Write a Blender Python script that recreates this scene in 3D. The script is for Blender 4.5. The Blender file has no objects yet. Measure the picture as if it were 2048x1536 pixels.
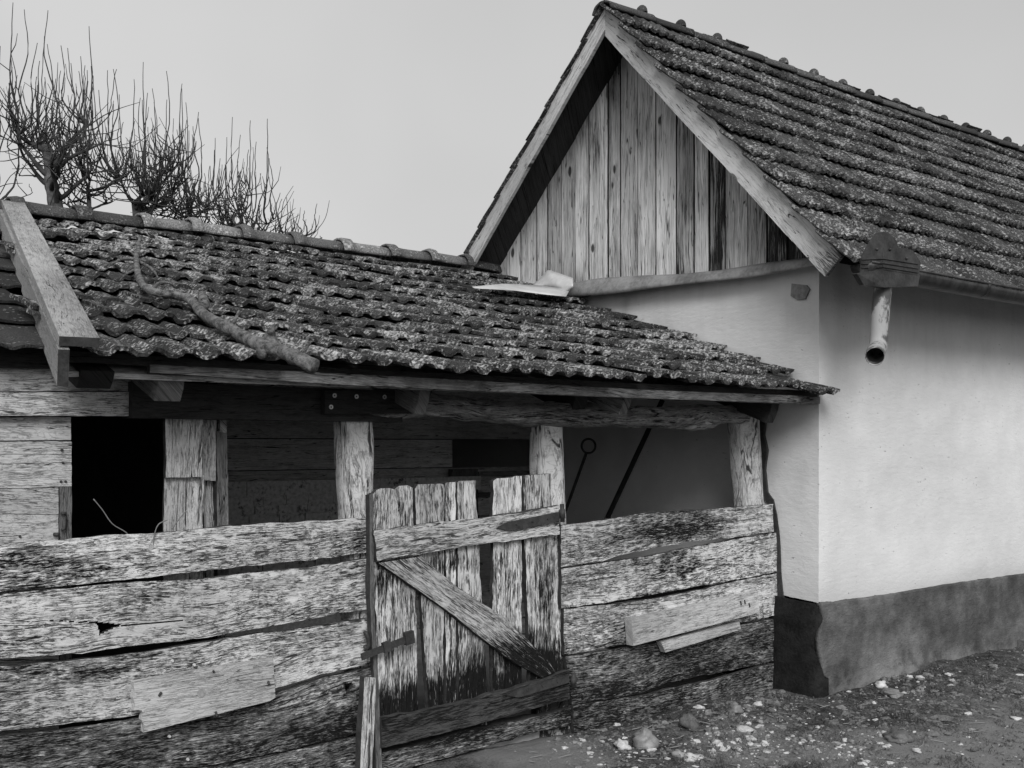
import bpy, math, random
from mathutils import Vector, Matrix, noise as mn
random.seed(11)
sc = bpy.context.scene
C = sc.collection
# ------------------------------------------------------------------ camera model (pixels of the 2048 x 1536 photograph)
FPX, HOR, EYE = 2200.0, 890.0, 1.5
TH = math.atan2(2200.0, 2726.0)
CT, ST = math.cos(TH), math.sin(TH)
def ray(x, y):
    u = (x-1024)/FPX
    return Vector((CT*u+ST, CT-ST*u, (HOR-y)/FPX))
def PY(x, y, Y):
    d = ray(x, y); k = Y/d.y
    return Vector((d.x*k, Y, EYE+d.z*k))
def PX(x, y, X):
    d = ray(x, y); k = X/d.x
    return Vector((X, d.y*k, EYE+d.z*k))
def PZ(x, y, Z=0.0):
    d = ray(x, y); k = (Z-EYE)/d.z
    return Vector((d.x*k, d.y*k, Z))
def PD(x, y, D):
    d = ray(x, y)*D
    return Vector((d.x, d.y, EYE+d.z))
def proj(p):
    z = p[0]*ST+p[1]*CT; u = (p[0]*CT-p[1]*ST)/z
    return 1024+u*FPX, HOR-(p[2]-EYE)/z*FPX
cam = bpy.data.cameras.new('camera'); co = bpy.data.objects.new('camera', cam); C.objects.link(co)
co.location = (0, 0, EYE); co.rotation_euler = (math.pi/2, 0, -TH)
cam.sensor_width = 36; cam.lens = FPX*36/2048; cam.shift_y = (HOR-768)/2048; cam.clip_end = 2000; cam.clip_start = .05
sc.camera = co
# main dimensions
F, Y0, X0, XG = 4.27, 3.975, 5.58, 5.23      # fence plane, house front, gable plane, barge plane
RY, RZ = 5.466, 4.50                         # house ridge
SF, SB = 1.035, 0.935                         # house slopes front/back
EY, EZ, SY, SS = 3.885, 1.79, 7.07, 0.338    # shed eave, shed ridge Y, slope
def shed_z(Y): return EZ+SS*(Y-EY)
# ------------------------------------------------------------------ object helpers
def tag(o, label=None, cat=None, group=None, kind=None):
    if label: o['label'] = label
    if cat: o['category'] = cat
    if group: o['group'] = group
    if kind: o['kind'] = kind
    return o
def thing(name, loc, label, cat, group=None):
    o = bpy.data.objects.new(name, None); C.objects.link(o); o.location = loc
    o.empty_display_size = .1
    return tag(o, label, cat, group)
class MB:
    def __init__(s): s.v = []; s.f = []; s.uv = []; s.st = []
    def vert(s, p, uv=(0, 0), st=0.0):
        s.v.append((p[0], p[1], p[2])); s.uv.append((uv[0], uv[1])); s.st.append(st); return len(s.v)-1
    def face(s, *i): s.f.append(tuple(i))
def build(name, mb, mat, parent=None, smooth=False, solid=None, edge_mat=None):
    me = bpy.data.meshes.new(name); me.from_pydata(mb.v, [], mb.f)
    ul = me.uv_layers.new(name='UVMap')
    li = [0]*len(me.loops); me.loops.foreach_get('vertex_index', li)
    flat = []
    for i in li: flat.extend(mb.uv[i])
    ul.data.foreach_set('uv', flat)
    at = me.attributes.new('stain', 'FLOAT', 'POINT'); at.data.foreach_set('value', mb.st)
    me.materials.append(mat)
    if smooth: me.polygons.foreach_set('use_smooth', [True]*len(me.polygons))
    me.update()
    o = bpy.data.objects.new(name, me); C.objects.link(o)
    if parent is not None:
        o.parent = parent
        root = parent
        loc = Vector(root.location)
        if root.parent is not None: loc = Vector((0, 0, 0))
        o.matrix_parent_inverse = Matrix.Translation(-loc)
    if solid:
        m = o.modifiers.new('thickness', 'SOLIDIFY'); m.thickness = solid; m.offset = -1
        if edge_mat: me.materials.append(edge_mat); m.material_offset_rim = 1
    return o
def lerp(a, b, t): return a+(b-a)*t
def pl(pts, t):
    """point on a polyline, t by fraction of arc length"""
    L = [0]
    for a, b in zip(pts, pts[1:]): L.append(L[-1]+(b-a).length)
    d = t*L[-1]
    for i in range(len(pts)-1):
        if d <= L[i+1] or i == len(pts)-2:
            k = (d-L[i])/max(1e-9, L[i+1]-L[i]); return pts[i].lerp(pts[i+1], k)
# dark weather stains with a shape of their own, as ellipses in the fence (photo pixels)
BL = [(1345, 1052, 75, 40, .9), (1385, 1040, 28, 25, .7), (1335, 1135, 75, 32, .9), (1360, 1128, 30, 18, .8), (1250, 1060, 60, 30, .35),
      (10, 1130, 110, 50, .7), (150, 1130, 110, 30, .45), (40, 1185, 130, 12, .6), (650, 1062, 60, 14, .5), (700, 1165, 60, 60, .3), (725, 1075, 15, 30, .4),
      (1330, 1200, 90, 18, .55), (1230, 1262, 80, 30, .45), (60, 1350, 150, 30, .5), (200, 1350, 120, 22, .35), (560, 1290, 60, 25, .3),
      (1380, 1330, 230, 40, .55), (1500, 1300, 80, 45, .35), (1250, 1330, 150, 60, .3), (1330, 1420, 180, 45, .55), (1500, 1390, 90, 40, .4),
      (250, 1520, 500, 70, .5), (450, 1440, 200, 40, .3), (690, 1450, 80, 60, .4), (1070, 1040, 70, 18, .35),
      (900, 1400, 160, 45, .6), (1000, 1370, 110, 60, .65), (800, 1440, 60, 30, .45), (1050, 1290, 60, 30, .7), (1090, 1170, 14, 80, .5), (930, 1290, 50, 60, .25), (1075, 1330, 50, 25, .6), (880, 1130, 100, 14, .5), (790, 1160, 60, 14, .3),
      (930, 1460, 300, 45, 1.0), (1100, 1390, 110, 40, .9), (1060, 1420, 300, 50, .6)]
def stain_px(p):
    x, y = proj(p); s = 0
    for cx, cy, rx, ry, a in BL:
        d = ((x-cx)/rx)**2+((y-cy)/ry)**2
        if d < 2.2: s += a*max(0, 1-d/2.2)
    return min(1, s)
def sheet(name, A, B, mat, parent=None, thick=.03, n=None, m=6, jag=.004, warp=.006, hole=None, seed=0, stain=True, off=0.0):
    """A plank: two long edges A and B (lists of 3D points, same direction), grain along them; faces -Y."""
    LA = sum((b-a).length for a, b in zip(A, A[1:]))
    W = (A[0]-B[0]).length
    n = n or max(6, int(LA/.014))
    r = random.random()*50+seed
    mb = MB(); idx = []
    mbase = 0.0
    for i in range(n+1):
        t = i/n; a = pl(A, t); b = pl(B, t); row = []
        for j in range(m+1):
            s = j/m; p = b.lerp(a, s)
            d = (a-b).normalized()
            if j in (0, m):
                e = jag*(mn.noise(Vector((t*LA*14, r, j)))+.35*mn.noise(Vector((t*LA*24, r+9, j)))+.6*mn.noise(Vector((t*LA*4, r+3, j))))
                p = p+d*e
            if i in (0, n):
                p = p+(pl(A, 1)-pl(A, 0)).normalized()*jag*1.2*mn.noise(Vector((s*9, r+i, 4)))
            p = Vector(p)
            p.y += off+warp*(mn.noise(Vector((t*LA*2.2, s*1.5, r)))+.4*mn.noise(Vector((t*LA*9, s*W*30, r))))
            row.append(mb.vert(p, (t*LA+r, s*W+r*1.7), stain_px(p) if stain else 0))
        idx.append(row)
    # orientation: wanted normal -Y
    q = Vector(mb.v[idx[1][0]])-Vector(mb.v[idx[0][0]]); w = Vector(mb.v[idx[0][1]])-Vector(mb.v[idx[0][0]])
    flip = q.cross(w).y > 0
    for i in range(n):
        for j in range(m):
            f = (idx[i][j], idx[i+1][j], idx[i+1][j+1], idx[i][j+1])
            if hole:
                c = sum((Vector(mb.v[k]) for k in f), Vector())/4
                if hole(*proj(c)): continue
            mb.face(*(f[::-1] if flip else f))
    return build(name, mb, mat, parent, smooth=False, solid=thick, edge_mat=M['edge'])
def edge(pts, Y): return [PY(x, y, Y) for x, y in pts]
def tube(mb, P, R, n=8, jit=0.0, seed=0, cap=True, sq=1.0, uvs=1.0, fl=12, open_end=False):
    """tapered tube along the points P with radii R; sq<1 squares the section"""
    rings = []; L = 0
    T0 = (P[1]-P[0]).normalized(); ref = Vector((0, 0, 1)) if abs(T0.z) < .8 else Vector((0, 1, 0))
    for i, p in enumerate(P):
        a = P[max(0, i-1)]; b = P[min(len(P)-1, i+1)]; T = (b-a).normalized()
        U = ref-T*ref.dot(T); U.normalize(); V = T.cross(U)
        if i: L += (P[i]-P[i-1]).length
        ring = []
        for k in range(n+1):
            an = 2*math.pi*(k % n)/n
            c, s = math.cos(an), math.sin(an)
            if sq < 1:
                c = math.copysign(abs(c)**sq, c); s = math.copysign(abs(s)**sq, s)
            rx = R[i][0] if isinstance(R[i], tuple) else R[i]; ry = R[i][1] if isinstance(R[i], tuple) else R[i]
            q = p+U*(c*rx)+V*(s*ry)
            if jit: q = q+(U*c+V*s)*jit*(mn.noise(Vector((c*1.5+seed, s*1.5, L*fl)))+.5*mn.noise(Vector((c*4+seed, s*4, L*fl*2))))
            ring.append(mb.vert(q, ((L+seed*3.1)*uvs, 2*math.pi*rx*k/n+seed), stain_px(q) if sq < 1 else 0))
        rings.append(ring)
    for i in range(len(P)-1):
        for k in range(n):
            mb.face(rings[i][k], rings[i+1][k], rings[i+1][k+1], rings[i][k+1])
    if cap:
        for e, rr in ((0, rings[0]), (1, rings[-1])):
            if e == 1 and open_end: continue
            c = mb.vert(P[0] if e == 0 else P[-1], (seed, seed))
            for k in range(n):
                mb.face(*((c, rr[k], rr[k+1]) if e == 0 else (c, rr[k+1], rr[k])))
def resample(P, n): return [pl(P, i/n) for i in range(n+1)]
def smooth_path(P, k=6):
    """Catmull-Rom"""
    out = []
    Q = [P[0]*2-P[1]]+list(P)+[P[-1]*2-P[-2]]
    for i in range(1, len(Q)-2):
        for j in range(k):
            t = j/k; a, b, c, d = Q[i-1:i+3]
            out.append(.5*((2*b)+(c-a)*t+(2*a-5*b+4*c-d)*t*t+(3*b-a-3*c+d)*t**3))
    out.append(P[-1]); return out
def prism(mb, poly, ex, uvd=None):
    """extrude a planar polygon by vector ex"""
    n = len(poly); r = random.random()*20
    d = (uvd or (poly[1]-poly[0])).normalized(); nn = ex.normalized(); e = nn.cross(d)
    def uv(p): return (p.dot(d)+r, p.dot(e)+p.dot(nn)+r)
    a = [mb.vert(p, uv(p), stain_px(p)) for p in poly]; b = [mb.vert(p+ex, uv(p+ex)) for p in poly]
    nrm = sum(((poly[i]).cross(poly[(i+1) % n]) for i in range(n)), Vector())
    if nrm.dot(ex) > 0: mb.face(*a[::-1]); mb.face(*b); k = 1
    else: mb.face(*a); mb.face(*b[::-1]); k = -1
    for i in range(n):
        j = (i+1) % n
        # own vertices for side faces so that edges stay crisp
        q = [mb.vert(poly[i], uv(poly[i])), mb.vert(poly[j], uv(poly[j])), mb.vert(poly[j]+ex, uv(poly[j]+ex)), mb.vert(poly[i]+ex, uv(poly[i]+ex))]
        mb.face(*(q if k > 0 else q[::-1]))
def box(mb, x0, x1, y0, y1, z0, z1, along='x'):
    poly = [Vector((x0, y0, z0)), Vector((x1, y0, z0)), Vector((x1, y0, z1)), Vector((x0, y0, z1))]
    prism(mb, poly, Vector((0, y1-y0, 0)), Vector((1, 0, 0)) if along == 'x' else Vector((0, 0, 1)))
def beam(mb, a, b, w, h, up=Vector((0, 0, 1))):
    """rectangular bar from a to b"""
    T = (b-a).normalized(); S = T.cross(up).normalized(); U = S.cross(T)
    poly = [a-S*w/2-U*h/2, a+S*w/2-U*h/2, a+S*w/2+U*h/2, a-S*w/2+U*h/2]
    r = random.random()*30
    v = []
    n = len(poly)
    L = (b-a).length
    for i in range(4):
        j = (i+1) % 4
        o0 = i*max(w, h)
        q = [mb.vert(poly[i], (r, r+o0)), mb.vert(poly[j], (r, r+o0+(poly[j]-poly[i]).length)), mb.vert(poly[j]+(b-a), (r+L, r+o0+(poly[j]-poly[i]).length)), mb.vert(poly[i]+(b-a), (r+L, r+o0))]
        mb.face(*q[::-1])
    q = [mb.vert(p, (r+U.dot(p)*.05, r+S.dot(p))) for p in poly]; mb.face(*q)
    q = [mb.vert(p+(b-a), (r+U.dot(p)*.05, r+S.dot(p))) for p in poly]; mb.face(*q[::-1])
# ------------------------------------------------------------------ materials
class NT:
    def __init__(s, name):
        s.m = bpy.data.materials.new(name); s.m.use_nodes = True; s.t = s.m.node_tree
        s.b = s.t.nodes['Principled BSDF']; s.b.inputs['Roughness'].default_value = .9
        if 'Specular IOR Level' in s.b.inputs: s.b.inputs['Specular IOR Level'].default_value = .25
    def n(s, k, **kw):
        o = s.t.nodes.new(k)
        for a, b in kw.items(): setattr(o, a, b)
        return o
    def l(s, a, b): s.t.links.new(a, b)
    def put(s, inp, v):
        if isinstance(v, (int, float)): inp.default_value = v
        elif isinstance(v, tuple): inp.default_value = v
        else: s.l(v, inp)
    def math(s, op, a, b=0.0, clamp=False):
        o = s.n('ShaderNodeMath', operation=op, use_clamp=clamp); s.put(o.inputs[0], a); s.put(o.inputs[1], b); return o.outputs[0]
    def uv(s): return s.n('ShaderNodeTexCoord').outputs['UV']
    def ob(s): return s.n('ShaderNodeTexCoord').outputs['Object']
    def attr(s, name='stain'): return s.n('ShaderNodeAttribute', attribute_name=name).outputs['Fac']
    def scale(s, v, sx, sy, sz=1):
        o = s.n('ShaderNodeVectorMath', operation='MULTIPLY'); s.put(o.inputs[0], v); o.inputs[1].default_value = (sx, sy, sz); return o.outputs[0]
    def add(s, v, w):
        o = s.n('ShaderNodeVectorMath', operation='ADD'); s.put(o.inputs[0], v); s.put(o.inputs[1], w); return o.outputs[0]
    def comb(s, x, y, z=0.0):
        o = s.n('ShaderNodeCombineXYZ'); s.put(o.inputs[0], x); s.put(o.inputs[1], y); s.put(o.inputs[2], z); return o.outputs[0]
    def noise(s, v, sc=1.0, det=4, rough=.6, dist=0.0):
        o = s.n('ShaderNodeTexNoise'); s.put(o.inputs['Vector'], v); o.inputs['Scale'].default_value = sc
        o.inputs['Detail'].default_value = det; o.inputs['Roughness'].default_value = rough; o.inputs['Distortion'].default_value = dist
        return o.outputs['Fac']
    def voro(s, v, sc=1.0, feat='F1', out='Distance', rnd=1.0):
        o = s.n('ShaderNodeTexVoronoi', feature=feat); s.put(o.inputs['Vector'], v); o.inputs['Scale'].default_value = sc
        o.inputs['Randomness'].default_value = rnd
        return o.outputs[out]
    def step(s, v, a, b, lo=0.0, hi=1.0):
        o = s.n('ShaderNodeMapRange', interpolation_type='SMOOTHSTEP'); s.put(o.inputs['Value'], v)
        o.inputs['From Min'].default_value = a; o.inputs['From Max'].default_value = b
        o.inputs['To Min'].default_value = lo; o.inputs['To Max'].default_value = hi; return o.outputs[0]
    def mix(s, f, a, b):
        o = s.n('ShaderNodeMix', data_type='FLOAT'); s.put(o.inputs[0], f); s.put(o.inputs[2], a); s.put(o.inputs[3], b); return o.outputs[0]
    def finish(s, val, height=None, dist=.01, strength=1.0, rough=None):
        s.l(s.comb(val, val, val), s.b.inputs['Base Color'])
        if height is not None:
            b = s.n('ShaderNodeBump'); b.inputs['Strength'].default_value = strength; b.inputs['Distance'].default_value = dist
            s.l(height, b.inputs['Height']); s.l(b.outputs[0], s.b.inputs['Normal'])
        if rough is not None: s.put(s.b.inputs['Roughness'], rough)
        return s.m
def wood(name, light=.5, mid=.25, dark=.02, thr=.47, soft=.10, blot=.35, fine=1.0, crack=.012, stainw=.16, bump=.008, flake=.0, coarse=1.0, lines=.5, knots=0.0, along=1.0, tv=.2):
    t = NT(name); uv = t.uv()
    w = t.noise(t.scale(uv, 1.3, 5), 1, 2, .5)
    w2 = t.noise(t.scale(uv, 5, 18), 1, 2, .5)
    sp = t.n('ShaderNodeSeparateXYZ'); t.l(uv, sp.inputs[0])
    y = t.math('ADD', sp.outputs[1], t.math('ADD', t.math('MULTIPLY', w, .07), t.math('MULTIPLY', w2, .022)))
    p = t.comb(sp.outputs[0], y)
    g1 = t.noise(t.scale(p, 9*coarse*along, 130*coarse), 1, 5, .66)
    g2 = t.noise(t.scale(p, 26*fine*along, 300*fine), 1, 3, .6)
    bl = t.noise(t.scale(p, 2.3, 7), 1, 5, .62)
    bl2 = t.noise(t.scale(p, 11*along, 34), 1, 4, .65)
    st = t.attr()
    v = t.math('ADD', t.math('MULTIPLY', g1, .58), t.math('MULTIPLY', g2, .42))
    v = t.math('ADD', v, t.math('MULTIPLY', t.math('SUBTRACT', bl, .5), blot))
    v = t.math('ADD', v, t.math('MULTIPLY', t.math('SUBTRACT', bl2, .5), blot*.45))
    v = t.math('SUBTRACT', v, t.math('MULTIPLY', st, stainw))
    f1 = t.step(v, thr-soft, thr)
    f2 = t.step(v, thr, thr+soft*1.6)
    col = t.mix(f2, t.mix(f1, dark, mid), light)
    # short dark checks along the grain
    ln = t.math('ABSOLUTE', t.math('SUBTRACT', t.noise(t.scale(p, 10*coarse*along, 150*coarse), 1, 3, .6), .5))
    lm = t.step(t.math('ADD', t.math('MULTIPLY', bl2, .6), t.math('MULTIPLY', bl, .4)), .62, .40)
    lf = t.math('MULTIPLY', t.step(ln, .040, .010), t.math('MULTIPLY', lm, lines))
    if flake > 0:      # pale scales of old paint, outlined dark
        fl = t.noise(t.scale(p, 22, 60), 1, 3, .55, .6)
        e = t.math('ABSOLUTE', t.math('SUBTRACT', fl, .5))
        col = t.math('MULTIPLY', col, t.mix(flake, 1.0, t.step(e, .0, .035, .25, 1.0)))
    cr = t.noise(t.scale(p, 1.1, 26), 1, 2, .5)
    ce = t.math('ABSOLUTE', t.math('SUBTRACT', cr, .5))
    ck = t.step(ce, crack*.35, crack)
    ck = t.math('MAXIMUM', ck, t.step(bl2, .5, .6))
    ck = t.math('MULTIPLY', ck, t.math('SUBTRACT', 1.0, lf))
    if knots > 0:
        kd = t.voro(t.scale(p, 3.2, 7.5), 1, 'F1')
        kd = t.math('ADD', kd, t.math('MULTIPLY', t.math('SUBTRACT', bl2, .5), .05))
        pick = t.step(t.noise(t.scale(p, 1.6, 3.7), 1, 1, .5), .47, .5)
        kn = t.math('MULTIPLY', t.step(kd, .15, .09), t.math('MULTIPLY', pick, knots))
        ck = t.math('MULTIPLY', ck, t.math('SUBTRACT', 1.0, kn))
    tone = t.noise(t.scale(uv, .5, 1.6), 1, 2, .5)
    col = t.math('MULTIPLY', col, t.step(tone, .32, .68, 1-tv*1.2, 1+tv*.7))
    col = t.math('MULTIPLY', col, t.mix(ck, .10, 1.0))
    h = t.math('ADD', t.math('ADD', t.math('MULTIPLY', f2, .35), t.math('MULTIPLY', v, .9)), t.math('MULTIPLY', ck, .8))
    return t.finish(col, h, bump, 1.0)
M = {}
M['fence'] = wood('weathered_fence_wood', .66, .36, .010, .400, .035, .42, 1, .012, .125, .006, 0, 1, .95, 0, 1.5)
M['fence_dark'] = wood('damp_fence_wood', .52, .20, .014, .445, .05, .36, 1, .012, .09, .008, 0, 1, .9, 0, 1.5)
M['gate'] = wood('weathered_gate_wood', .62, .26, .010, .420, .035, .38, .8, .014, .18, .007, 0, .8, .9, 0, 1, .3)
M['rail'] = wood('weathered_rail_wood', .58, .32, .012, .375, .03, .36, .8, .010, .22, .007, 0, .8, .8, 0, 1.3)
M['raildark'] = wood('rotten_rail_wood', .20, .07, .010, .47, .12, .36, 1, .012, .08)
M['cap'] = wood('grey_cap_board_wood', .36, .27, .09, .37, .10, .12, .9, .004, 0, .003, 0, 1.2, .5)
M['patch'] = wood('newer_board_wood', .56, .44, .16, .36, .12, .10, .9, .004, .0, .003, 0, 1, .5)
M['post'] = wood('weathered_post_wood', .62, .40, .035, .40, .04, .22, .8, .016, .16, .007, .35, 1, .6, 0, .8)
M['beamlog'] = wood('log_beam_wood', .62, .36, .018, .45, .10, .32, .8, .014, .3, .012, .3, .8, .8)
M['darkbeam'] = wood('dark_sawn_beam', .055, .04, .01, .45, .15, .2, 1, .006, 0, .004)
M['greyboard'] = wood('grey_eave_board', .24, .14, .02, .44, .12, .3, 1, .008, 0, .004)
M['wallplank'] = wood('grey_painted_plank', .54, .42, .06, .345, .04, .16, .7, .006, .0, .004, .45, 1, .75)
M['backplank'] = wood('old_back_wall_plank', .72, .52, .08, .42, .12, .25, 1, .008, 0, .004)
M['gable'] = wood('gable_board_wood', .70, .46, .03, .385, .08, .30, .9, .008, .26, .003, 0, .6, .45, 1.0, .3, .32)
M['barge'] = wood('barge_board_wood', .60, .48, .10, .33, .10, .22, .8, .006, .30, .003, 0, .8, .4, .8)
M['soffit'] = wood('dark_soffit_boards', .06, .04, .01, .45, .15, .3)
def plain(name, v, var=.3, sc=8, bump=.003, rough=.9, metal=0.0, det=6):
    t = NT(name); ob = t.ob()
    a = t.noise(ob, sc, det, .65); b = t.noise(ob, sc*7, 4, .6)
    f = t.math('ADD', t.math('MULTIPLY', a, .7), t.math('MULTIPLY', b, .3))
    col = t.step(f, .3, .7, v*(1-var), v*(1+var))
    t.b.inputs['Metallic'].default_value = metal
    return t.finish(col, f, bump, 1.0, rough)
M['iron'] = plain('rusty_iron', .055, .45, 20, .002, .65, .3)
M['zincdark'] = plain('dark_aged_zinc', .055, .6, 9, .002, .55, .4)
M['tinpale'] = plain('pale_bent_sheet_metal', .62, .15, 6, .002, .5, .2)
M['flash'] = plain('weathered_flashing_sheet', .24, .45, 7, .003, .6, .2)
M['bounce'] = plain('pale_bounce_slab', .45, .2, 5, .003)  # pale surface for the added slab that bounces light in the porch
M['stone'] = plain('pale_field_stone', .50, .35, 14, .004)
M['stonedark'] = plain('dark_field_stone', .14, .5, 14, .006)
M['bark'] = plain('peeling_branch_bark', .15, .95, 34, .02)
M['twig'] = plain('dark_bare_twig', .055, .4, 12, .003)
M['treebark'] = plain('grey_tree_bark', .10, .6, 14, .012)
M['knot'] = plain('wood_knot', .30, .3, 60, .002)
M['stalk'] = plain('dry_stalk', .22, .2, 10, .0005)
M['screw'] = plain('bright_screw_head', .55, .2, 30, .0005, .4, .5)
M['edge'] = plain('board_edge_wood', .045, .5, 20, .003)  # rims coloured dark so lit gaps between boards look shaded
M['black'] = plain('room_shade_black', .008, .4, 5, .003)  # near black by colour, painting the darkness of the interiors
def m_pipe():
    t = NT('peeling_painted_pipe'); ob = t.ob()
    a = t.noise(t.scale(ob, 1, 1, .45), 22, 6, .65); b = t.noise(ob, 5, 3, .5)
    z = t.n('ShaderNodeSeparateXYZ'); t.l(ob, z.inputs[0])
    v = t.math('ADD', a, t.math('MULTIPLY', t.math('SUBTRACT', b, .5), .7))
    col = t.mix(t.step(v, .42, .56), .08, .36)
    return t.finish(col, v, .003, 1, .6)
M['pipe'] = m_pipe()
def m_plaster(name, base, dirt_shade):
    t = NT(name); ob = t.ob()
    big = t.noise(ob, .9, 4, .55); mid = t.noise(ob, 6, 5, .6); tro = t.noise(t.scale(ob, 1, 1, 2.6), 16, 5, .62)
    fine = t.noise(ob, 120, 3, .6)
    col = t.math('MULTIPLY', base, t.step(big, .3, .7, .90, 1.04))
    col = t.math('MULTIPLY', col, t.step(mid, .3, .75, .95, 1.03))
    stk = t.noise(t.scale(ob, 9, 9, .7), 1, 4, .6)
    zz = t.n('ShaderNodeSeparateXYZ'); t.l(ob, zz.inputs[0])
    col = t.math('MULTIPLY', col, t.mix(t.math('MULTIPLY', t.step(zz.outputs[2], 1.5, 2.6), t.step(stk, .45, .7)), 1.0, .92))
    pat = t.noise(ob, 2.6, 3, .5, .8)
    col = t.math('MULTIPLY', col, t.step(pat, .52, .56, 1.0, .98))
    cr = t.math('ABSOLUTE', t.math('SUBTRACT', t.noise(ob, 1.1, 3, .55), .5))
    gate = t.step(t.noise(ob, 2.3, 2, .5), .60, .66)
    ck = 0.0
    col = t.math('MULTIPLY', col, t.mix(ck, 1.0, .35))
    sp = t.math('MULTIPLY', t.step(t.noise(t.scale(ob, 1, 1, 2.6), 24, 3, .6), .67, .72), t.step(mid, .45, .6))
    col = t.math('MULTIPLY', col, t.mix(sp, 1.0, .6))
    if dirt_shade:
        st = t.attr(); col = t.math('MULTIPLY', col, t.mix(t.math('MULTIPLY', st, t.step(mid, .2, .7, .55, 1.0)), 1.0, .45))  # attribute holds wall dirt and the shade painted under the flashing
    h = t.math('ADD', t.math('ADD', t.math('MULTIPLY', mid, .6), t.math('MULTIPLY', tro, .55)), t.math('SUBTRACT', t.math('MULTIPLY', fine, .12), t.math('MULTIPLY', t.math('ADD', ck, sp), .35)))
    return t.finish(col, h, .007, .9)
M['plaster'] = m_plaster('white_lime_plaster', .72, True)
def m_plinth():
    t = NT('grey_cement_plinth'); ob = t.ob()
    big = t.noise(ob, 2.4, 5, .6); mid = t.noise(ob, 9, 6, .65); fine = t.noise(ob, 90, 3, .6)
    col = t.step(big, .34, .68, .062, .19)
    col = t.math('MULTIPLY', col, t.step(mid, .3, .7, .8, 1.2))
    st = t.attr()
    pale = t.math('MULTIPLY', st, t.step(mid, .42, .6))
    col = t.mix(t.math('MINIMUM', pale, 1.0), col, .26)
    chip = t.step(t.noise(ob, 17, 4, .65), .66, .70)
    col = t.math('MULTIPLY', col, t.mix(chip, 1.0, 1.5))
    trow = t.noise(t.scale(ob, 1, 1, 2.0), 22, 5, .65)
    h = t.math('ADD', t.math('ADD', mid, t.math('MULTIPLY', trow, .7)), t.math('SUBTRACT', t.math('MULTIPLY', fine, .3), t.math('MULTIPLY', chip, .5)))
    return t.finish(col, h, .014, .9)
M['plinth'] = m_plinth()
M['plinthdark'] = plain('black_tarred_plinth', .014, .75, 9, .015, .8)
def m_tile(name, base, lich, amt, rw=.08, dw=.14):
    t = NT(name); ob = t.ob(); rn = t.attr()
    a = t.noise(ob, 7, 6, .7); b = t.noise(ob, 55, 5, .7); c = t.voro(ob, 42, 'F1'); d = t.noise(ob, 1.6, 3, .5); e = t.noise(ob, 160, 2, .6)
    v = t.math('ADD', t.math('MULTIPLY', a, .40), t.math('MULTIPLY', b, .60))
    v = t.math('ADD', v, t.math('MULTIPLY', t.math('SUBTRACT', rn, .5), rw))
    v = t.math('ADD', v, t.math('MULTIPLY', t.math('SUBTRACT', d, .5), dw))
    f = t.step(v, .50-amt, .60-amt)
    blob = t.math('MULTIPLY', t.step(c, .34, .20), t.step(a, .46, .58))
    f = t.math('MAXIMUM', f, blob)
    body = t.math('MULTIPLY', base, t.step(e, .3, .7, .5, 1.6))
    body = t.math('MULTIPLY', body, t.step(rn, 0, 1, .6, 1.5))
    li = t.math('MULTIPLY', lich, t.step(b, .35, .7, .35, 1.35))
    col = t.mix(f, body, li)
    h = t.math('ADD', t.math('ADD', t.math('MULTIPLY', f, .5), t.math('MULTIPLY', b, .8)), t.math('MULTIPLY', e, .35))
    return t.finish(col, h, .009, 1.0)
M['tile'] = m_tile('lichen_covered_tile', .040, .44, .015)
M['tilehouse'] = m_tile('mossy_house_tile', .042, .31, .020, .02, .16)
M['tileflat'] = m_tile('dark_flat_tile', .035, .26, -.08)
M['ridgepale'] = m_tile('pale_ridge_tile', .19, .40, .02)
M['ridgedark'] = m_tile('dark_mossy_ridge_tile', .055, .20, -.01)
M['brick'] = None
def m_brick():
    t = NT('flaking_wall_render'); ob = t.ob()
    a = t.noise(ob, 9, 5, .65); b = t.noise(ob, 40, 4, .6)
    v = t.math('ADD', t.math('MULTIPLY', a, .6), t.math('MULTIPLY', b, .4))
    col = t.mix(t.step(v, .36, .46), .09, t.step(b, .3, .7, .35, .55))
    return t.finish(col, v, .01, 1)
M['brick'] = m_brick()
def m_ground():
    t = NT('trodden_earth'); ob = t.ob()
    a = t.noise(ob, 2.2, 5, .6); b = t.noise(ob, 14, 6, .7); c = t.noise(ob, 80, 5, .75); st = t.attr()
    v = t.math('ADD', t.math('MULTIPLY', a, .25), t.math('ADD', t.math('MULTIPLY', b, .30), t.math('MULTIPLY', c, .45)))
    v2 = t.math('ADD', v, t.math('MULTIPLY', st, .22))
    col = t.step(v2, .40, .66, .010, .22)
    g = t.math('MULTIPLY', t.step(t.voro(ob, 60, 'F1'), .30, .18), t.step(b, .50, .62))
    col = t.mix(g, col, .24)
    h = t.math('ADD', t.math('MULTIPLY', b, .8), t.math('ADD', t.math('MULTIPLY', c, .6), t.math('MULTIPLY', g, .2)))
    return t.finish(col, h, .02, 1.0)
M['ground'] = m_ground()
M['grass'] = plain('dry_dull_grass', .10, .5, 20, .001)
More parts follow.
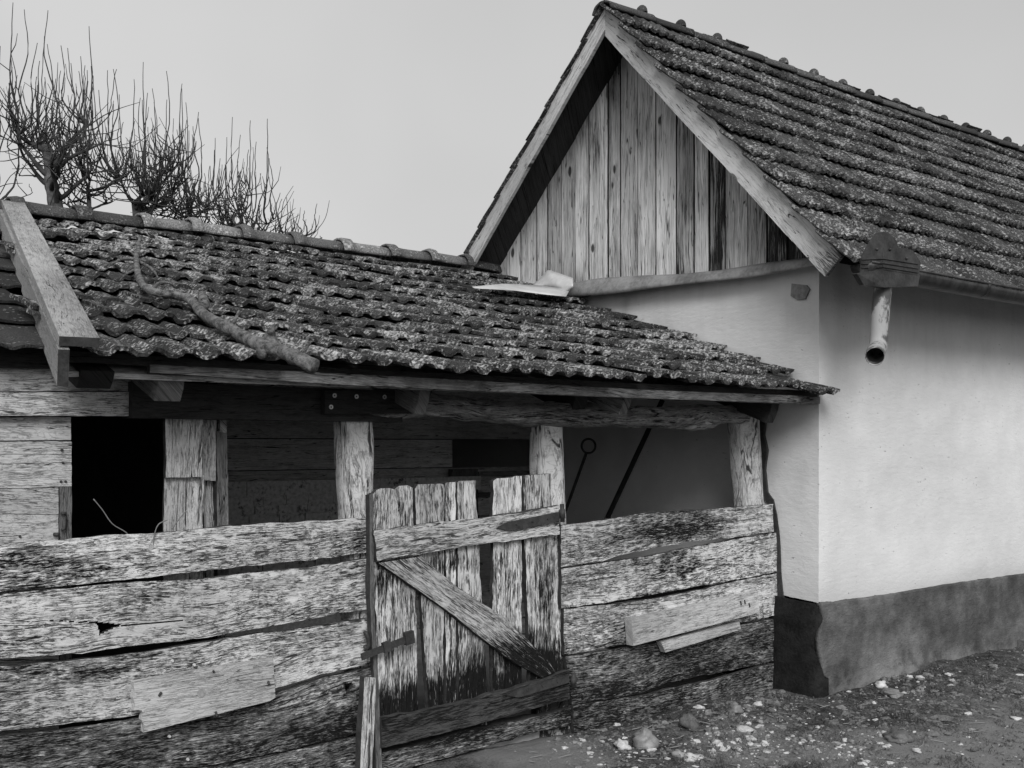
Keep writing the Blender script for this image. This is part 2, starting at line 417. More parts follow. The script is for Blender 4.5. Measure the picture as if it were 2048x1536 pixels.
# ------------------------------------------------------------------ tile roofs
def prof(s):
    """height of the interlocking tile across one of its two waves: flat crest, narrow trough"""
    s = s % 1.0
    if s < .46: return 0.0
    if s < .58: return -(s-.46)/.12
    if s < .86: return -1.0
    return -(1-(s-.86)/.14)
def tiles(name, O, A, S, cols, rows, w, e, mat, parent, depth=.02, thick=.015, keep=None, nx=18, ny=7, rough=.004, seed=1, wavy=None, jit=1.0, sag=None):
    A = A.normalized(); S = S.normalized(); N = A.cross(S).normalized()
    if N.z < 0: N = -N
    mb = MB(); rnd = random.Random(seed)
    for r in range(rows):
        for c in range(cols):
            o = O+A*(c*w)+S*(r*e)
            if keep and not keep(o+A*w*.5+S*e*.3): continue
            L = e*1.22; ra = rnd.gauss(0, .010)*jit; dz = rnd.gauss(0, .0035)*jit; ds = rnd.gauss(0, .010)*jit; tl = rnd.gauss(0, .012)*jit; rn = rnd.random()
            idx = []
            for j in range(ny+1):
                row = []; q = j/ny
                for i in range(nx+1):
                    p = i/nx; a = p*w*1.02; s = q*L+ds
                    hh = prof(p*2+.12)*depth if wavy is None else wavy(p)*depth
                    nn = .012+depth+thick*2.3*(1-q)+hh+dz+(p-.5)*w*tl
                    P = o+A*(a-ra*(s-e/2)*3)+S*(s+ra*(a-w/2)*2)+N*nn
                    if sag: P = P+N*sag(P)
                    k = rough*(mn.noise(P*38)+.8*mn.noise(P*90))
                    if j == 0: P = P+S*(rough*1.8*mn.noise(P*60))
                    row.append(mb.vert(P+N*k, (a, s), rn))
                idx.append(row)
            for j in range(ny):
                for i in range(nx):
                    f = (idx[j][i], idx[j][i+1], idx[j+1][i+1], idx[j+1][i])
                    mb.face(*f)
    # orient to N
    f = mb.f[0]; v = [Vector(mb.v[k]) for k in f[:3]]
    if (v[1]-v[0]).cross(v[2]-v[0]).dot(N) < 0: mb.f = [q[::-1] for q in mb.f]
    return build(name, mb, mat, parent, smooth=False, solid=thick)
def ridge_cap(parent, a, b, R, mat, collar=True, seed=0, squash=.8, knob=False, side=Vector((0, 1, 0))):
    """half-round ridge tile from a to b, wider collar at the b end"""
    mb = MB(); T = (b-a).normalized(); U = T.cross(side).normalized(); U = U if U.z > 0 else -U
    L = (b-a).length; n = 14
    st = [(0, .92), (.3, .95), (.6, .98), (.80, 1.0), (.82, 1.22 if collar else 1.02), (.93, 1.28 if collar else 1.03), (1.03, 1.18 if collar else 1.04)]
    rn = random.random()
    rings = []
    for t, k in st:
        row = []
        for i in range(n+1):
            an = math.pi*(i/n)
            p = a+T*L*t+side*(math.cos(an)*R*k)+U*(math.sin(an)*R*k*squash)
            row.append(mb.vert(p+(p-a-T*L*t)*.06*mn.noise(p*25), (0, 0), rn))
        rings.append(row)
    for r0, r1 in zip(rings, rings[1:]):
        for i in range(n): mb.face(r0[i], r0[i+1], r1[i+1], r1[i])
    v = [Vector(mb.v[k]) for k in mb.f[6][:3]]
    if (v[1]-v[0]).cross(v[2]-v[0]).dot(U) < 0: mb.f = [q[::-1] for q in mb.f]
    o = build('ridge_tile', mb, mat, parent, smooth=True, solid=.016)
    if knob:
        kb = MB(); rr = R*.36
        c = a+T*L*.93+U*R*squash*1.2
        rings = []
        for j in range(5):
            ph = j/4*math.pi/2
            rings.append([kb.vert(c+T*math.cos(an)*rr*math.cos(ph)+side*math.sin(an)*rr*1.3*math.cos(ph)+U*(rr*1.5*math.sin(ph)-rr*.3), (0, 0), rn) for an in [2*math.pi*i/10 for i in range(10)]])
        for r0, r1 in zip(rings, rings[1:]):
            for i in range(10): kb.face(r0[i], r0[(i+1) % 10], r1[(i+1) % 10], r1[i])
        build('knob', kb, mat, o, smooth=True)
    return o
# ================================================================== SETTING: ground
def gh(x, y):
    h = .035*mn.noise(Vector((x*.7, y*.7, 0)))+.012*mn.noise(Vector((x*3, y*3, 2)))+.010*mn.noise(Vector((x*9, y*9, 5)))+.005*mn.noise(Vector((x*24, y*24, 1)))
    h += .05*max(0, 1-abs(y-4.05)/.5)*(1 if x > 2.9 else 0) * (.6+.6*mn.noise(Vector((x*3, y*2, 7))))
    h += .06*max(0, min(1, (x-6.2)/1.8))*max(0, min(1, (y-2.9)/.8))
    return h-.02
def ground():
    def axis(a, b, st, far):
        v = [a+st*i for i in range(int((b-a)/st)+1)]
        k = st*2; x = a; lo = []
        while x > -far: x -= k; k *= 1.35; lo.append(x)
        k = st*2; x = v[-1]; hi = []
        while x < far: x += k; k *= 1.35; hi.append(x)
        return lo[::-1]+v+hi
    xs = axis(2.2, 9.0, .022, 300); ys = axis(2.0, 4.5, .022, 300)
    mb = MB(); W = len(ys)
    for x in xs:
        for y in ys:
            n = 0
            px, py = proj((x, y, 0)) if (x*ST+y*CT) > .5 else (0, 0)
            pale = 0
            if y < 4.4 and x > 1:
                for cx, cy, rx, ry, a in ((1980, 1500, 300, 55, .8), (1080, 1512, 130, 40, .9), (2048, 1430, 120, 30, .5), (1500, 1490, 120, 40, .5), (1700, 1490, 90, 40, .5)):
                    d = ((px-cx)/rx)**2+((py-cy)/ry)**2
                    pale += a*max(0, 1-d/1.6)
            z = gh(x, y) if abs(x) < 30 and abs(y) < 30 else 0
            mb.vert((x, y, z), (x, y), min(1, pale))
    for i in range(len(xs)-1):
        for j in range(W-1):
            mb.face(i*W+j, (i+1)*W+j, (i+1)*W+j+1, i*W+j+1)
    tag(build('ground', mb, M['ground'], smooth=True), kind='structure')
ground()
# ================================================================== HOUSE
house = thing('house', (X0, Y0, 0), 'white plastered house with boarded gable, steep tiled roof and dark plinth', 'house')
def lean(z): return -.028*(1-z/2.6)+.007*mn.noise(Vector((z*4, 1, 1)))+.003*mn.noise(Vector((z*22, 1, 4)))        # the wall foot stands out a little
def pt(a, b, z0, x):   # px line helpers for plinth height: top edge of plinth above ground
    return z0
# plinth top height along front wall and gable
PTF = [(X0-.04, .556), (X0+.25, .552), (X0+.6, .548), (X0+1.0, .553), (X0+1.5, .556), (X0+2.2, .55), (X0+8, .55)]
def ptop(x):
    for (a, za), (b, zb) in zip(PTF, PTF[1:]):
        if a <= x <= b: return lerp(za, zb, (x-a)/(b-a))+.006*mn.noise(Vector((x*9, 0, 0)))+.004*mn.noise(Vector((x*35, 0, 0)))
    return PTF[0][1] if x < PTF[0][0] else PTF[-1][1]
XE = 13.0
def wall_mesh():
    mb = MB()
    def grid(P, nu, nv, flip, st):
        idx = [[mb.vert(*((lambda p: (p, (p.x+p.y, p.z), st(p)))(P(i/nu, j/nv)))) for j in range(nv+1)] for i in range(nu+1)]
        for i in range(nu):
            for j in range(nv):
                f = (idx[i][j], idx[i+1][j], idx[i+1][j+1], idx[i][j+1]); mb.face(*(f[::-1] if flip else f))
    def und(p): return .012*mn.noise(p*1.6)+.004*mn.noise(p*7)
    ztop = 2.74
    # front wall (normal -Y)
    def front(u, v):
        x = lerp(X0, XE, u**1.6); zb = ptop(max(x, X0)); z = lerp(zb, ztop, v)
        p = Vector((x, Y0, z)); k = min(1, (x-X0)/.08)
        return Vector((x+(lean(z) if u == 0 else lean(z)*max(0, 1-(x-X0)/.5)), Y0+und(p)*k+lean(z)*.5+.004*(1-k), z))
    grid(front, 110, 44, False, lambda p: .55*max(0, 1-abs(p.x-X0-.22)/.12)*max(0, (p.z-1.9)/.8) + .35*max(0, 1-(p.z-ptop(max(p.x, X0)))/.12))
    # gable wall below the boards (normal -X)
    def side(u, v):
        y = lerp(Y0, 10.2, u**1.5); zb = .60 if y < 4.35 else .0
        zb = .556+.02*min(1, (y-Y0)/.3) + .004*mn.noise(Vector((y*20, 1, 1)))
        z = lerp(zb, 2.72, v); p = Vector((X0, y, z)); k = min(1, (y-Y0)/.08)
        return Vector((X0+und(p)*k+lean(z), y+(lean(z)*.5 if u == 0 else lean(z)*.5*max(0, 1-(y-Y0)/.5))+(.0 if u else .0)+.004*(1-k), z))
    def shade_stain(p):
        s = .9*max(0, 1-abs(p.z-2.60)/.16)*min(1, max(0, (p.y-4.2)/.6))  # band below the flashing: its shade plus some dirt, put into the colour
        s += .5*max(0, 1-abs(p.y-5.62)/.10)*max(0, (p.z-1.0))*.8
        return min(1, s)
    grid(side, 90, 44, True, shade_stain)
    # rear and far end walls
    grid(lambda u, v: Vector((lerp(X0+.01, XE, u), 6.95, lerp(0, 2.7, v))), 2, 2, True, lambda p: 0)
    grid(lambda u, v: Vector((XE, lerp(Y0, 6.95, u), lerp(0, 2.7, v))), 2, 2, False, lambda p: 0)
    return build('wall', mb, M['plaster'], house, smooth=True)
wall_mesh()
def plinth():
    mb = MB()
    # front plinth, stands 1.5 cm proud; left edge is the ragged line of broken render just round the corner
    nu, nv = 120, 48
    XL = [(0, .08), (.20, .078), (.23, .045), (.30, .028), (.51, .0), (.63, -.004), (.71, .006), (.83, .038), (.93, .02), (1, .004)]
    def xl(v):
        for (a, xa), (b, xb) in zip(XL, XL[1:]):
            if a <= v <= b: return lerp(xa, xb, (v-a)/(b-a))+.006*(1-v)*mn.noise(Vector((v*22, 3, 0)))
    idx = []
    for i in range(nu+1):
        row = []
        for j in range(nv+1):
            u = (i/nu)**1.6; v = j/nv
            x = lerp(X0-.045+xl(v)*1.1, XE, u); zt = ptop(x); zb = -.06+.0*x + (.045+.03*mn.noise(Vector((x*8, 3, 3))) if x < X0+.8 else 0)
            if .42 < x-X0 < .62: zb += .05*(1-abs(x-X0-.52)/.1)
            z = lerp(zb, zt, v)
            p = Vector((x, Y0-.034+.010*mn.noise(Vector((x*2, z*2, 0)))-.012*(1-v), z))
            row.append(mb.vert(p, (x, z), max(0, 1-z/.16)*(1 if x > X0+.5 else .3)*max(0, 1-(x-X0)/2.6)*1.6))
        idx.append(row)
    for i in range(nu):
        for j in range(nv): mb.face(idx[i][j], idx[i+1][j], idx[i+1][j+1], idx[i][j+1])
    build('plinth', mb, M['plinth'], house, smooth=True, solid=.03)
    mb = MB(); idx = []
    # dark plinth on the gable side, wraps the corner
    path = [(X0-.045, 6.4), (X0-.045, 4.6), (X0-.05, 4.3), (X0-.052, 4.12), (X0-.045, 4.02), (X0-.03, Y0-.022), (X0+.02, Y0-.024), (X0+.06, Y0-.024), (X0+.12, Y0-.022)]
    P = resample([Vector((a, b, 0)) for a, b in path], 60)
    for i, q in enumerate(P):
        row = []
        for j in range(nv+1):
            v = j/nv; zt = .554+.02*min(1, max(0, (q.y-Y0)/.3))-.003; z = lerp(-.05+.02*mn.noise(Vector((q.y*14, 0, 1))), zt, v)
            bul = .02*math.sin(v*3.0)*(-1 if v > .4 else .6)
            row.append(mb.vert((q.x-.012*(1-v)-.0*bul+.006*mn.noise(Vector((q.y*6, z*6, 0))), q.y-(.012*(1-v) if q.y < Y0+.03 else 0), z), (0, 0), 0))
        idx.append(row)
    for i in range(len(P)-1):
        for j in range(nv): mb.face(idx[i][j], idx[i+1][j], idx[i+1][j+1], idx[i][j+1])
    tag(build('plinth', mb, M['plinthdark'], house, smooth=True), 'black tarred plinth face at the corner under the gable')
plinth()
# broken plaster patch near the eave on the gable side
mb = MB()
q = [(1583, 567), (1612, 570), (1619, 578), (1610, 598), (1594, 600), (1581, 592)]
P = [PX(x, y, X0-.012) for x, y in q]; prism(mb, P, Vector((.02, 0, 0)))
build('plaster_patch', mb, M['flash'], house)
pe = [(1519, 836), (1531, 838), (1527, 870), (1534, 900), (1529, 940), (1535, 985), (1546, 1000), (1553, 1030), (1558, 1063), (1561, 1140), (1566, 1196), (1556, 1196), (1551, 1140), (1545, 1063), (1540, 1012), (1529, 1000), (1523, 960), (1520, 900)]
mb = MB(); prism(mb, [PX(x, y, X0-.030) for x, y in pe], Vector((.02, 0, 0))); build('broken_plaster_edge', mb, M['edge'], house)
# gable boarding: vertical boards, one mesh
GB = 2.64
def gable():
    mb = MB(); y = 3.75; random.seed(21); ytop = 7.3; k = 0
    while y < ytop:
        w = random.uniform(.125, .20); y1 = min(y+w, ytop)
        def roofz(yy): return (RZ-SF*(RY-yy) if yy < RY else RZ-SB*(yy-RY))-.08
        xo = X0-.03+random.uniform(-.006, .006); r = random.random()*40
        n = 26
        # edges of the board
        zb = GB-.03+random.uniform(-.01, .01)
        idx = []
        gap = random.uniform(.007, .014)
        dk = random.choice([0, 0, .1, .3, .5, .8]) if y < 5.0 else random.choice([-.2, 0, 0, .15, .3])
        tw = random.uniform(-.004, .004)
        for i in range(n+1):
            row = []
            for j in range(5):
                yy = lerp(y+gap/2, y1-gap/2, j/4); zt = max(zb+.02, roofz(yy)); z = lerp(zb, zt, i/n)
                e = .0022*mn.noise(Vector((z*5, r, j))) if j in (0, 4) else 0
                row.append(mb.vert((xo+tw*(j-2)/2+.003*mn.noise(Vector((z*2, yy*9, r))), yy+e, z), (z+r, yy+r), dk+1.0*max(0, mn.noise(Vector((z*1.4, yy*5, 3))))*.8))
            idx.append(row)
        for i in range(n):
            for j in range(4): mb.face(idx[i][j], idx[i+1][j], idx[i+1][j+1], idx[i][j+1])
        y = y1
    return build('gable_boarding', mb, M['gable'], house, solid=.022, edge_mat=M['edge'])
g = gable()
# orient check: normals should face -X
me = g.data
if me.polygons[0].normal.x > 0: me.flip_normals()
# backing of the gable so no light leaks
mb = MB(); prism(mb, [Vector((X0+.03, 3.8, 2.6)), Vector((X0+.03, 7.2, 2.6)), Vector((X0+.03, RY, RZ-.12))], Vector((.03, 0, 0)))
build('gable_backing', mb, M['black'], house)
# roof boarding (soffit) both slopes
def slope_slab(name, x0, x1, y0, z0, y1, z1, th, mat, parent):
    mb = MB(); prism(mb, [Vector((x0, y0, z0)), Vector((x0, y1, z1)), Vector((x0, y1, z1-th)), Vector((x0, y0, z0-th))], Vector((x1-x0, 0, 0)), Vector((0, 1, .5)))
    return build(name, mb, mat, parent)
EFY = 3.58; EFZ = RZ-SF*(RY-EFY)
EBY = 7.25; EBZ = RZ-SB*(EBY-RY)
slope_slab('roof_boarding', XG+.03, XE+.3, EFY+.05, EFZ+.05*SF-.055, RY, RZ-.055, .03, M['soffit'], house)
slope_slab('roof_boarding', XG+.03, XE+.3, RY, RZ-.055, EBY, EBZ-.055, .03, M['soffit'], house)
# rafter behind the barge boards + eave board
mb = MB(); box(mb, X0+.02, XE, Y0-.06, Y0+.02, 2.66, 2.78); build('wall_plate', mb, M['soffit'], house)
# tiled slopes
Sf = Vector((0, RY-EFY, RZ-EFZ)); Sb = Vector((0, RY-EBY, RZ-EBZ))
rows = 11
def house_sag(P): return -.025*math.sin(max(0, min(1, (P.x-XG)/7))*math.pi)+.012*mn.noise(Vector((P.x*.9, P.y*1.2, 0)))
def wv(p): return -.5+.5*math.cos(p*math.pi*6)
tiles('roof', Vector((XG-.045, EFY-.06, EFZ-.06*SF-.015)), Vector((1, 0, 0)), Sf, 34, rows, .235, Sf.length*1.02/rows, M['tilehouse'], house, depth=.017, thick=.020, nx=18, ny=6, rough=.0045, seed=5, sag=house_sag, jit=.9, wavy=wv)
tiles('roof', Vector((XG-.03, EBY, EBZ-.02)), Vector((1, 0, 0)), Sb, 30, 9, .25, Sb.length*1.0/9, M['tilehouse'], house, depth=.006, thick=.008, nx=8, ny=3, rough=.008, seed=6, wavy=wv)
k = 0; x = XG-.03
while x < XE-.5:
    L = .40
    sx = lambda xx: RZ-.036-.025*math.sin(max(0, min(1, (xx-XG)/7))*math.pi)
    ridge_cap(house, Vector((x, RY, sx(x)-.0+random.uniform(-.006, .006))), Vector((x+L*1.04, RY, sx(x+L)+.004)), .105, M['ridgedark'], collar=False, squash=.75, knob=(k not in (3,)))
    x += L; k += 1
# barge boards
def barge(name, y0, z0, y1, z1, wv_, mat):
    """board along the verge: top edge from (y0,z0) to the apex (y1,z1), square cut foot, plumb cut apex"""
    mb = MB(); n = 60; idx = []
    r = random.random()*30; L = math.hypot(y1-y0, z1-z0)
    ty, tz = (y1-y0)/L, (z1-z0)/L
    ny, nz = (tz, -ty) if ty > 0 else (-tz, ty)      # inward normal (down and towards the middle)
    for i in range(n+1):
        t = i/n; row = []
        for j in range(6):
            q = wv_*(1-j/5)
            Lq = L-(q*abs(tz/ty))*0; a = t*L
            end = L-q*(ny*1.0)*0
            # plumb cut at apex: stop where y reaches y1
            amax = L-(ny*q)/ty if ty != 0 else L
            a = t*amax
            y = y0+ty*a+ny*q; z = z0+tz*a+nz*q
            e = .003*mn.noise(Vector((a*5, j, r))) if j in (0, 5) else 0
            stn = .95*max(0, 1-a/.30) if y0 < RY else .0
            row.append(mb.vert((XG+.004*mn.noise(Vector((a*3, q, r))), y+ny*e, z+nz*e), (a+r, q+r), stn))
        idx.append(row)
    for i in range(n):
        for j in range(5): mb.face(idx[i][j], idx[i+1][j], idx[i+1][j+1], idx[i][j+1])
    o = build(name, mb, mat, house, solid=.028)
    if o.data.polygons[0].normal.x > 0: o.data.flip_normals()
    return o
barge('barge_board', 3.585, 2.545, RY, 4.52, .150, M['barge'])
barge('barge_board', EBY, 4.52-.942*(EBY-RY), RY, 4.52, .125, M['barge'])
# flashing strip under gable boards and crumpled sheet
def strip(name, top, bot, X, mat, parent, th=.003, n=60, wob=.006):
    mb = MB(); T = [PX(x, y, X) for x, y in top]; B = [PX(x, y, X-.055) for x, y in bot]; idx = []
    for i in range(n+1):
        a = pl(T, i/n); b = pl(B, i/n); row = []
        for j in range(5):
            p = b.lerp(a, j/4); p.x -= .012*math.sin(j/4*math.pi)+wob*mn.noise(Vector((i*.12, j*.6, 2)))
            row.append(mb.vert(p, (i/n, j/4)))
        idx.append(row)
    for i in range(n):
        for j in range(4): mb.face(idx[i][j], idx[i+1][j], idx[i+1][j+1], idx[i][j+1])
    return build(name, mb, mat, parent, smooth=True, solid=th)
strip('flashing', [(1142, 566), (1200, 556), (1280, 551), (1360, 548), (1440, 540), (1520, 527), (1640, 512)], [(1128, 592), (1200, 590), (1260, 583), (1340, 571), (1420, 563), (1510, 553), (1580, 540), (1640, 530)], X0-.045, M['flash'], house)
# ---- gutter with crest and broken downpipe
GY, GZ = 3.49, EFZ-.075+.02
gx0 = PY(1722, 545, GY).x
def gutter():
    mb = MB(); R = .066; n = 12
    xs = [gx0+.0]+[gx0+.1+i*.25 for i in range(34)]
    idx = []
    for x in xs:
        row = []
        for i in range(n+1):
            an = math.pi*(1+i/n)
            dz = -.012*math.sin((x-gx0)*.9)+.004*mn.noise(Vector((x*3, 0, 0)))
            row.append(mb.vert((x, GY+math.cos(an)*R, GZ+math.sin(an)*R+dz), (x, i*.02)))
        idx.append(row)
    for r0, r1 in zip(idx, idx[1:]):
        for i in range(n): mb.face(r0[i], r1[i], r1[i+1], r0[i+1])
    c = mb.vert((gx0, GY, GZ)); 
    for i in range(n): mb.face(c, idx[0][i], idx[0][i+1])
    g = build('gutter', mb, M['zincdark'], house, smooth=True, solid=.003)
    mb = MB(); tube(mb, [Vector((gx0, GY-R, GZ+.002)), Vector((xs[-1], GY-R, GZ+.002))], [.008, .008], 8)
    build('gutter_bead', mb, M['zincdark'], g, smooth=True)
    for x in (gx0+.33, gx0+1.25, gx0+2.2, gx0+3.2):
        mb = MB(); rings = [[], []]
        for i in range(n+1):
            an = math.pi*(1+i/n)
            for s in (0, 1): rings[s].append(mb.vert((x+s*.025, GY+math.cos(an)*(R+.006), GZ+math.sin(an)*(R+.006)-.004), (0, 0)))
        for i in range(n): mb.face(rings[0][i], rings[1][i], rings[1][i+1], rings[0][i+1])
        build('gutter_bracket', mb, M['zincdark'], g, smooth=True, solid=.004)
    # flared outlet box at the corner (below the crest)
    Yb = GY-.075; mb = MB()
    def E(x, y, Y=Yb): return PY(x, y, Y)
    tp = [E(1765, 541), E(1838, 552)]
    lft = [PX(1714, 547, gx0-.0)]
    a = E(1765, 539); b = E(1840, 551); a2 = E(1768, 575); b2 = E(1836, 572)
    l = Vector((gx0-.03, GY+.05, a.z-.004)); l2 = Vector((gx0+.005, GY+.03, a2.z+.006))
    lf = E(1714, 547, Yb+.035); lf2 = E(1728, 570, Yb+.035)
    P = [lf, a, b, b2, a2, lf2]
    ids = [mb.vert(p, (p.x, p.z)) for p in P]
    mb.face(ids[0], ids[5], ids[4], ids[1]); mb.face(ids[1], ids[4], ids[3], ids[2])
    k = [mb.vert(p+Vector((0, .03, 0)), (p.x, p.z)) for p in P]
    mb.face(ids[4], ids[5], k[5], k[4]); mb.face(ids[3], ids[4], k[4], k[3]); mb.face(ids[5], ids[0], k[0], k[5]); mb.face(ids[2], ids[3], k[3], k[2])
    build('outlet_box', mb, M['zincdark'], g, solid=.004)
    # crest: two faces folded at the corner
    crest = [(1765, 540), (1837, 551), (1842, 526), (1834, 513), (1826, 501), (1811, 496), (1797, 495), (1791, 478), (1780, 467), (1767, 463)]
    mb = MB(); prism(mb, [E(x, y) for x, y in crest][::-1], Vector((0, .006, 0)))
    lft = [(1767, 463), (1752, 466), (1741, 481), (1727, 506), (1722, 520), (1721, 545), (1765, 540)]
    P = []
    for x, y in lft:
        t = (1766-x)/45
        P.append(E(x, y, Yb+.001+.045*t))
    prism(mb, P, Vector((0, .006, 0)))
    cr = build('crest', mb, M['zincdark'], g)
    for dy in (0, 9, 17):
        mb = MB(); tube(mb, [E(1723, 521+dy-2, Yb+.042), E(1766, 517+dy, Yb-.003), E(1836, 528+dy, Yb-.003)], [.004]*3, 6); build('rib', mb, M['zincdark'], cr)
    for x, y in ((1752, 499), (1779, 499), (1812, 517)):
        mb = MB(); p = E(x, y, Yb+(.018 if x < 1765 else 0)); tube(mb, [p+Vector((0, .004, 0)), p-Vector((0, .012, 0))], [.011, .006], 8); build('rivet', mb, M['zincdark'], cr, smooth=True)
    # downpipe with open elbow
    Yp = GY-.01
    p0 = PY(1766, 568, Yp); p1 = PY(1761, 628, Yp); p2 = PY(1757, 688, Yp-.005); p3 = PY(1752, 702, Yp-.05); p4 = PY(1750, 713, Yp-.13)
    mb = MB(); tube(mb, smooth_path([p0, p1, p2, p3, p4], 6), [.047]*25, 18, open_end=True, cap=False)
    d = build('downpipe', mb, M['pipe'], house, smooth=True, solid=.003)
    for y in (606, 632):
        mb = MB(); c = PY(1763 if y < 620 else 1761, y, Yp); tube(mb, [c+Vector((0, 0, .006)), c-Vector((0, 0, .006))], [.0505, .0505], 18, cap=False); build('pipe_joint', mb, M['pipe'], d, smooth=True)
gutter()
# ================================================================== LOW SHED
shed = thing('low_shed', (1.5, F, 0), 'low tiled shed with open porch joined to the white house gable', 'shed')
EVL, EVR = PY(120, 712, EY).x, X0+.03
def roof_left(Y): return lerp(1.13, 1.76, (Y-3.85)/(6.95-3.85))
def shed_sag(P):
    t = (P.y-EY)/(SY-EY)
    return .02*mn.noise(Vector((P.x*.8, P.y*.9, 2)))-.02*math.sin(max(0, min(1, (P.x-1.2)/4.4))*math.pi)*math.sin(max(0, min(1, t))*math.pi)
Ss = Vector((0, SY-EY, SS*(SY-EY)))
rows = 12
tiles('roof', Vector((.965, EY, EZ)), Vector((1, 0, 0)), Ss, 18, rows, .254, Ss.length/rows, M['tile'], shed, depth=.021, thick=.016, rough=.0045, seed=3, sag=shed_sag,
      keep=lambda p: p.x > roof_left(p.y)+.06 and p.x < X0+.03, nx=20, ny=7, jit=1.6)
mb = MB(); ya = EY+.12
prism(mb, [Vector((roof_left(ya)+.05, ya, shed_z(ya)-.09)), Vector((X0, ya, shed_z(ya)-.09)), Vector((X0, SY, shed_z(SY)-.09)), Vector((roof_left(SY)+.05, SY, shed_z(SY)-.09))], Vector((0, 0, .02)))
build('roof_boarding', mb, M['backplank'], shed)  # underside coloured pale to bounce light into the porch
slope_slab('roof_boarding', -2.6, X0, SY, shed_z(SY)-.02, 10.3, shed_z(SY)-.02-SS*(10.3-SY), .025, M['soffit'], shed)
# ridge tiles: dark ones on the left, paler ones with collars to the right
rp = [(-90, 421), (18, 431), (148, 447), (278, 460), (375, 464), (476, 478), (578, 491), (676, 502), (770, 513), (850, 521), (922, 531), (990, 548)]
for i, (a, b) in enumerate(zip(rp, rp[1:])):
    pa, pb = PY(a[0], a[1]+2, SY), PY(b[0], b[1]+2, SY)
    zz = shed_z(SY)+.03
    pa.z = lerp(pa.z, zz+.015, .5); pb.z = lerp(pb.z, zz+.015, .5)
    # collars sit at the left end: build from right to left
    ridge_cap(shed, pb, pa, .10, M['ridgepale'] if 3 <= i < 10 else M['ridgedark'], collar=True, squash=.85)
def ends(o):
    """dark weathered end grain on a bar"""
    o.data.materials.append(M['edge'])
    for p_ in o.data.polygons[-2:]: p_.material_index = 1
    return o
# barge beam with cap board at the left end of the roof
a = Vector((1.145, 3.74, shed_z(3.74)+.10)); b = Vector((1.80, 7.0, shed_z(7.0)+.085))
mb = MB(); up = Vector((0, 0, 1))
beam(mb, a+Vector((-.022, 0, -.088)), b+Vector((-.05, 0, -.088)), .035, .125); bb = ends(build('barge_board', mb, M['cap'], shed))
mb = MB(); beam(mb, a+Vector((.025, -.015, 0)), b+Vector((.01, 0, .015)), .125, .032); ends(build('cap_board', mb, M['cap'], bb))
# eave boards
def eb(name, p, q, Y, th, mat, parent=shed, **k):
    """board seen from the front: top edge pts p, bottom edge pts q"""
    return sheet(name, edge(p, Y), edge(q, Y), mat, parent, thick=th, stain=False, **k)
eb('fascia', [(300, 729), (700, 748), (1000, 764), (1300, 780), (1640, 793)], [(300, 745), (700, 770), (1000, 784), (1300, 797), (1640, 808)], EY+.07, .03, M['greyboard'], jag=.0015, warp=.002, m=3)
eb('eave_board_or_shade', [(120, 700), (700, 738), (1000, 752), (1300, 768), (1640, 782)], [(120, 722), (700, 752), (1000, 767), (1300, 782), (1640, 795)], EY+.10, .02, M['darkbeam'], jag=.0015, warp=.002, m=3)
# rafter tails
def rafter(x, y, w, h, Y, mat):
    p = PY(x, y, Y); mb = MB()
    poly = [Vector((p.x-w/2, Y, p.z)), Vector((p.x-w/2, Y+.02, p.z-h*.55)), Vector((p.x-w/2, Y+.05, p.z-h)), Vector((p.x-w/2, Y+.9, p.z-h+.9*SS)), Vector((p.x-w/2, Y+.9, p.z+.9*SS))]
    prism(mb, poly, Vector((w, 0, 0)), Vector((0, 1, SS))); build('rafter', mb, mat, shed)
rafter(345, 748, .10, .10, EY+.12, M['greyboard'])
rafter(852, 772, .055, .125, EY+.15, M['greyboard'])
rafter(1258, 788, .055, .105, EY+.15, M['greyboard'])
rafter(1552, 806, .07, .115, EY+.13, M['darkbeam'])
rafter(196, 742, .12, .06, EY+.10, M['darkbeam'])
rafter(1165, 790, .09, .10, EY+.35, M['darkbeam'])
# posts and beams
YB = F+.035
def post(name, tl, tr, bl, br, depth, mat, lab=None, parent=shed, jit=.006):
    """post from pixel corners (front face), going down to the ground"""
    a, b, c, d = PY(*tl, YB), PY(*tr, YB), PY(*bl, YB), PY(*br, YB)
    def at(z):
        k = (a.z-z)/(a.z-c.z); k2 = (b.z-z)/(b.z-d.z)
        return a.lerp(c, k), b.lerp(d, k2)
    P = []; R = []
    for i in range(40):
        z = lerp(a.z+.03, -.05, i/39); l, r = at(z); l = Vector(l); r = Vector(r)
        # limit lean below the visible bit
        P.append(Vector(((l.x+r.x)/2, YB+depth/2, z))); R.append((depth/2, abs(r.x-l.x)/2))
    mb = MB(); tube(mb, P, R, 28, jit, random.random()*9, sq=.35, fl=4)
    o = build(name, mb, mat, parent, smooth=True)
    if lab: tag(o, lab)
    return o
post('post', (684, 826), (748, 826), (694, 1040), (753, 1040), .10, M['post'])
post('post', (1079, 822), (1127, 822), (1080, 1040), (1136, 1040), .09, M['post'])
post('post', (1474, 832), (1521, 832), (1490, 1015), (1533, 1015), .10, M['post'])
# natural log beam over the posts
Pb = [(690, 806), (760, 818), (850, 812), (960, 822), (1060, 831), (1150, 833), (1240, 835), (1330, 838), (1390, 838), (1440, 832), (1490, 829)]
Rb = [.04, .05, .055, .052, .058, .062, .055, .06, .075, .055, .05]
P3 = [PY(x, y-2, YB+.02) for x, y in Pb]
Pn = smooth_path(P3, 8); Rn = []
for i in range(len(Pn)):
    t = i/(len(Pn)-1)*(len(Rb)-1); k = min(int(t), len(Rb)-2); r = lerp(Rb[k], Rb[k+1], t-k); Rn.append((r*1.05, r*1.2))
mb = MB(); tube(mb, Pn, Rn, 22, .016, 2.3, fl=7); build('log_beam', mb, M['beamlog'], shed, smooth=True)
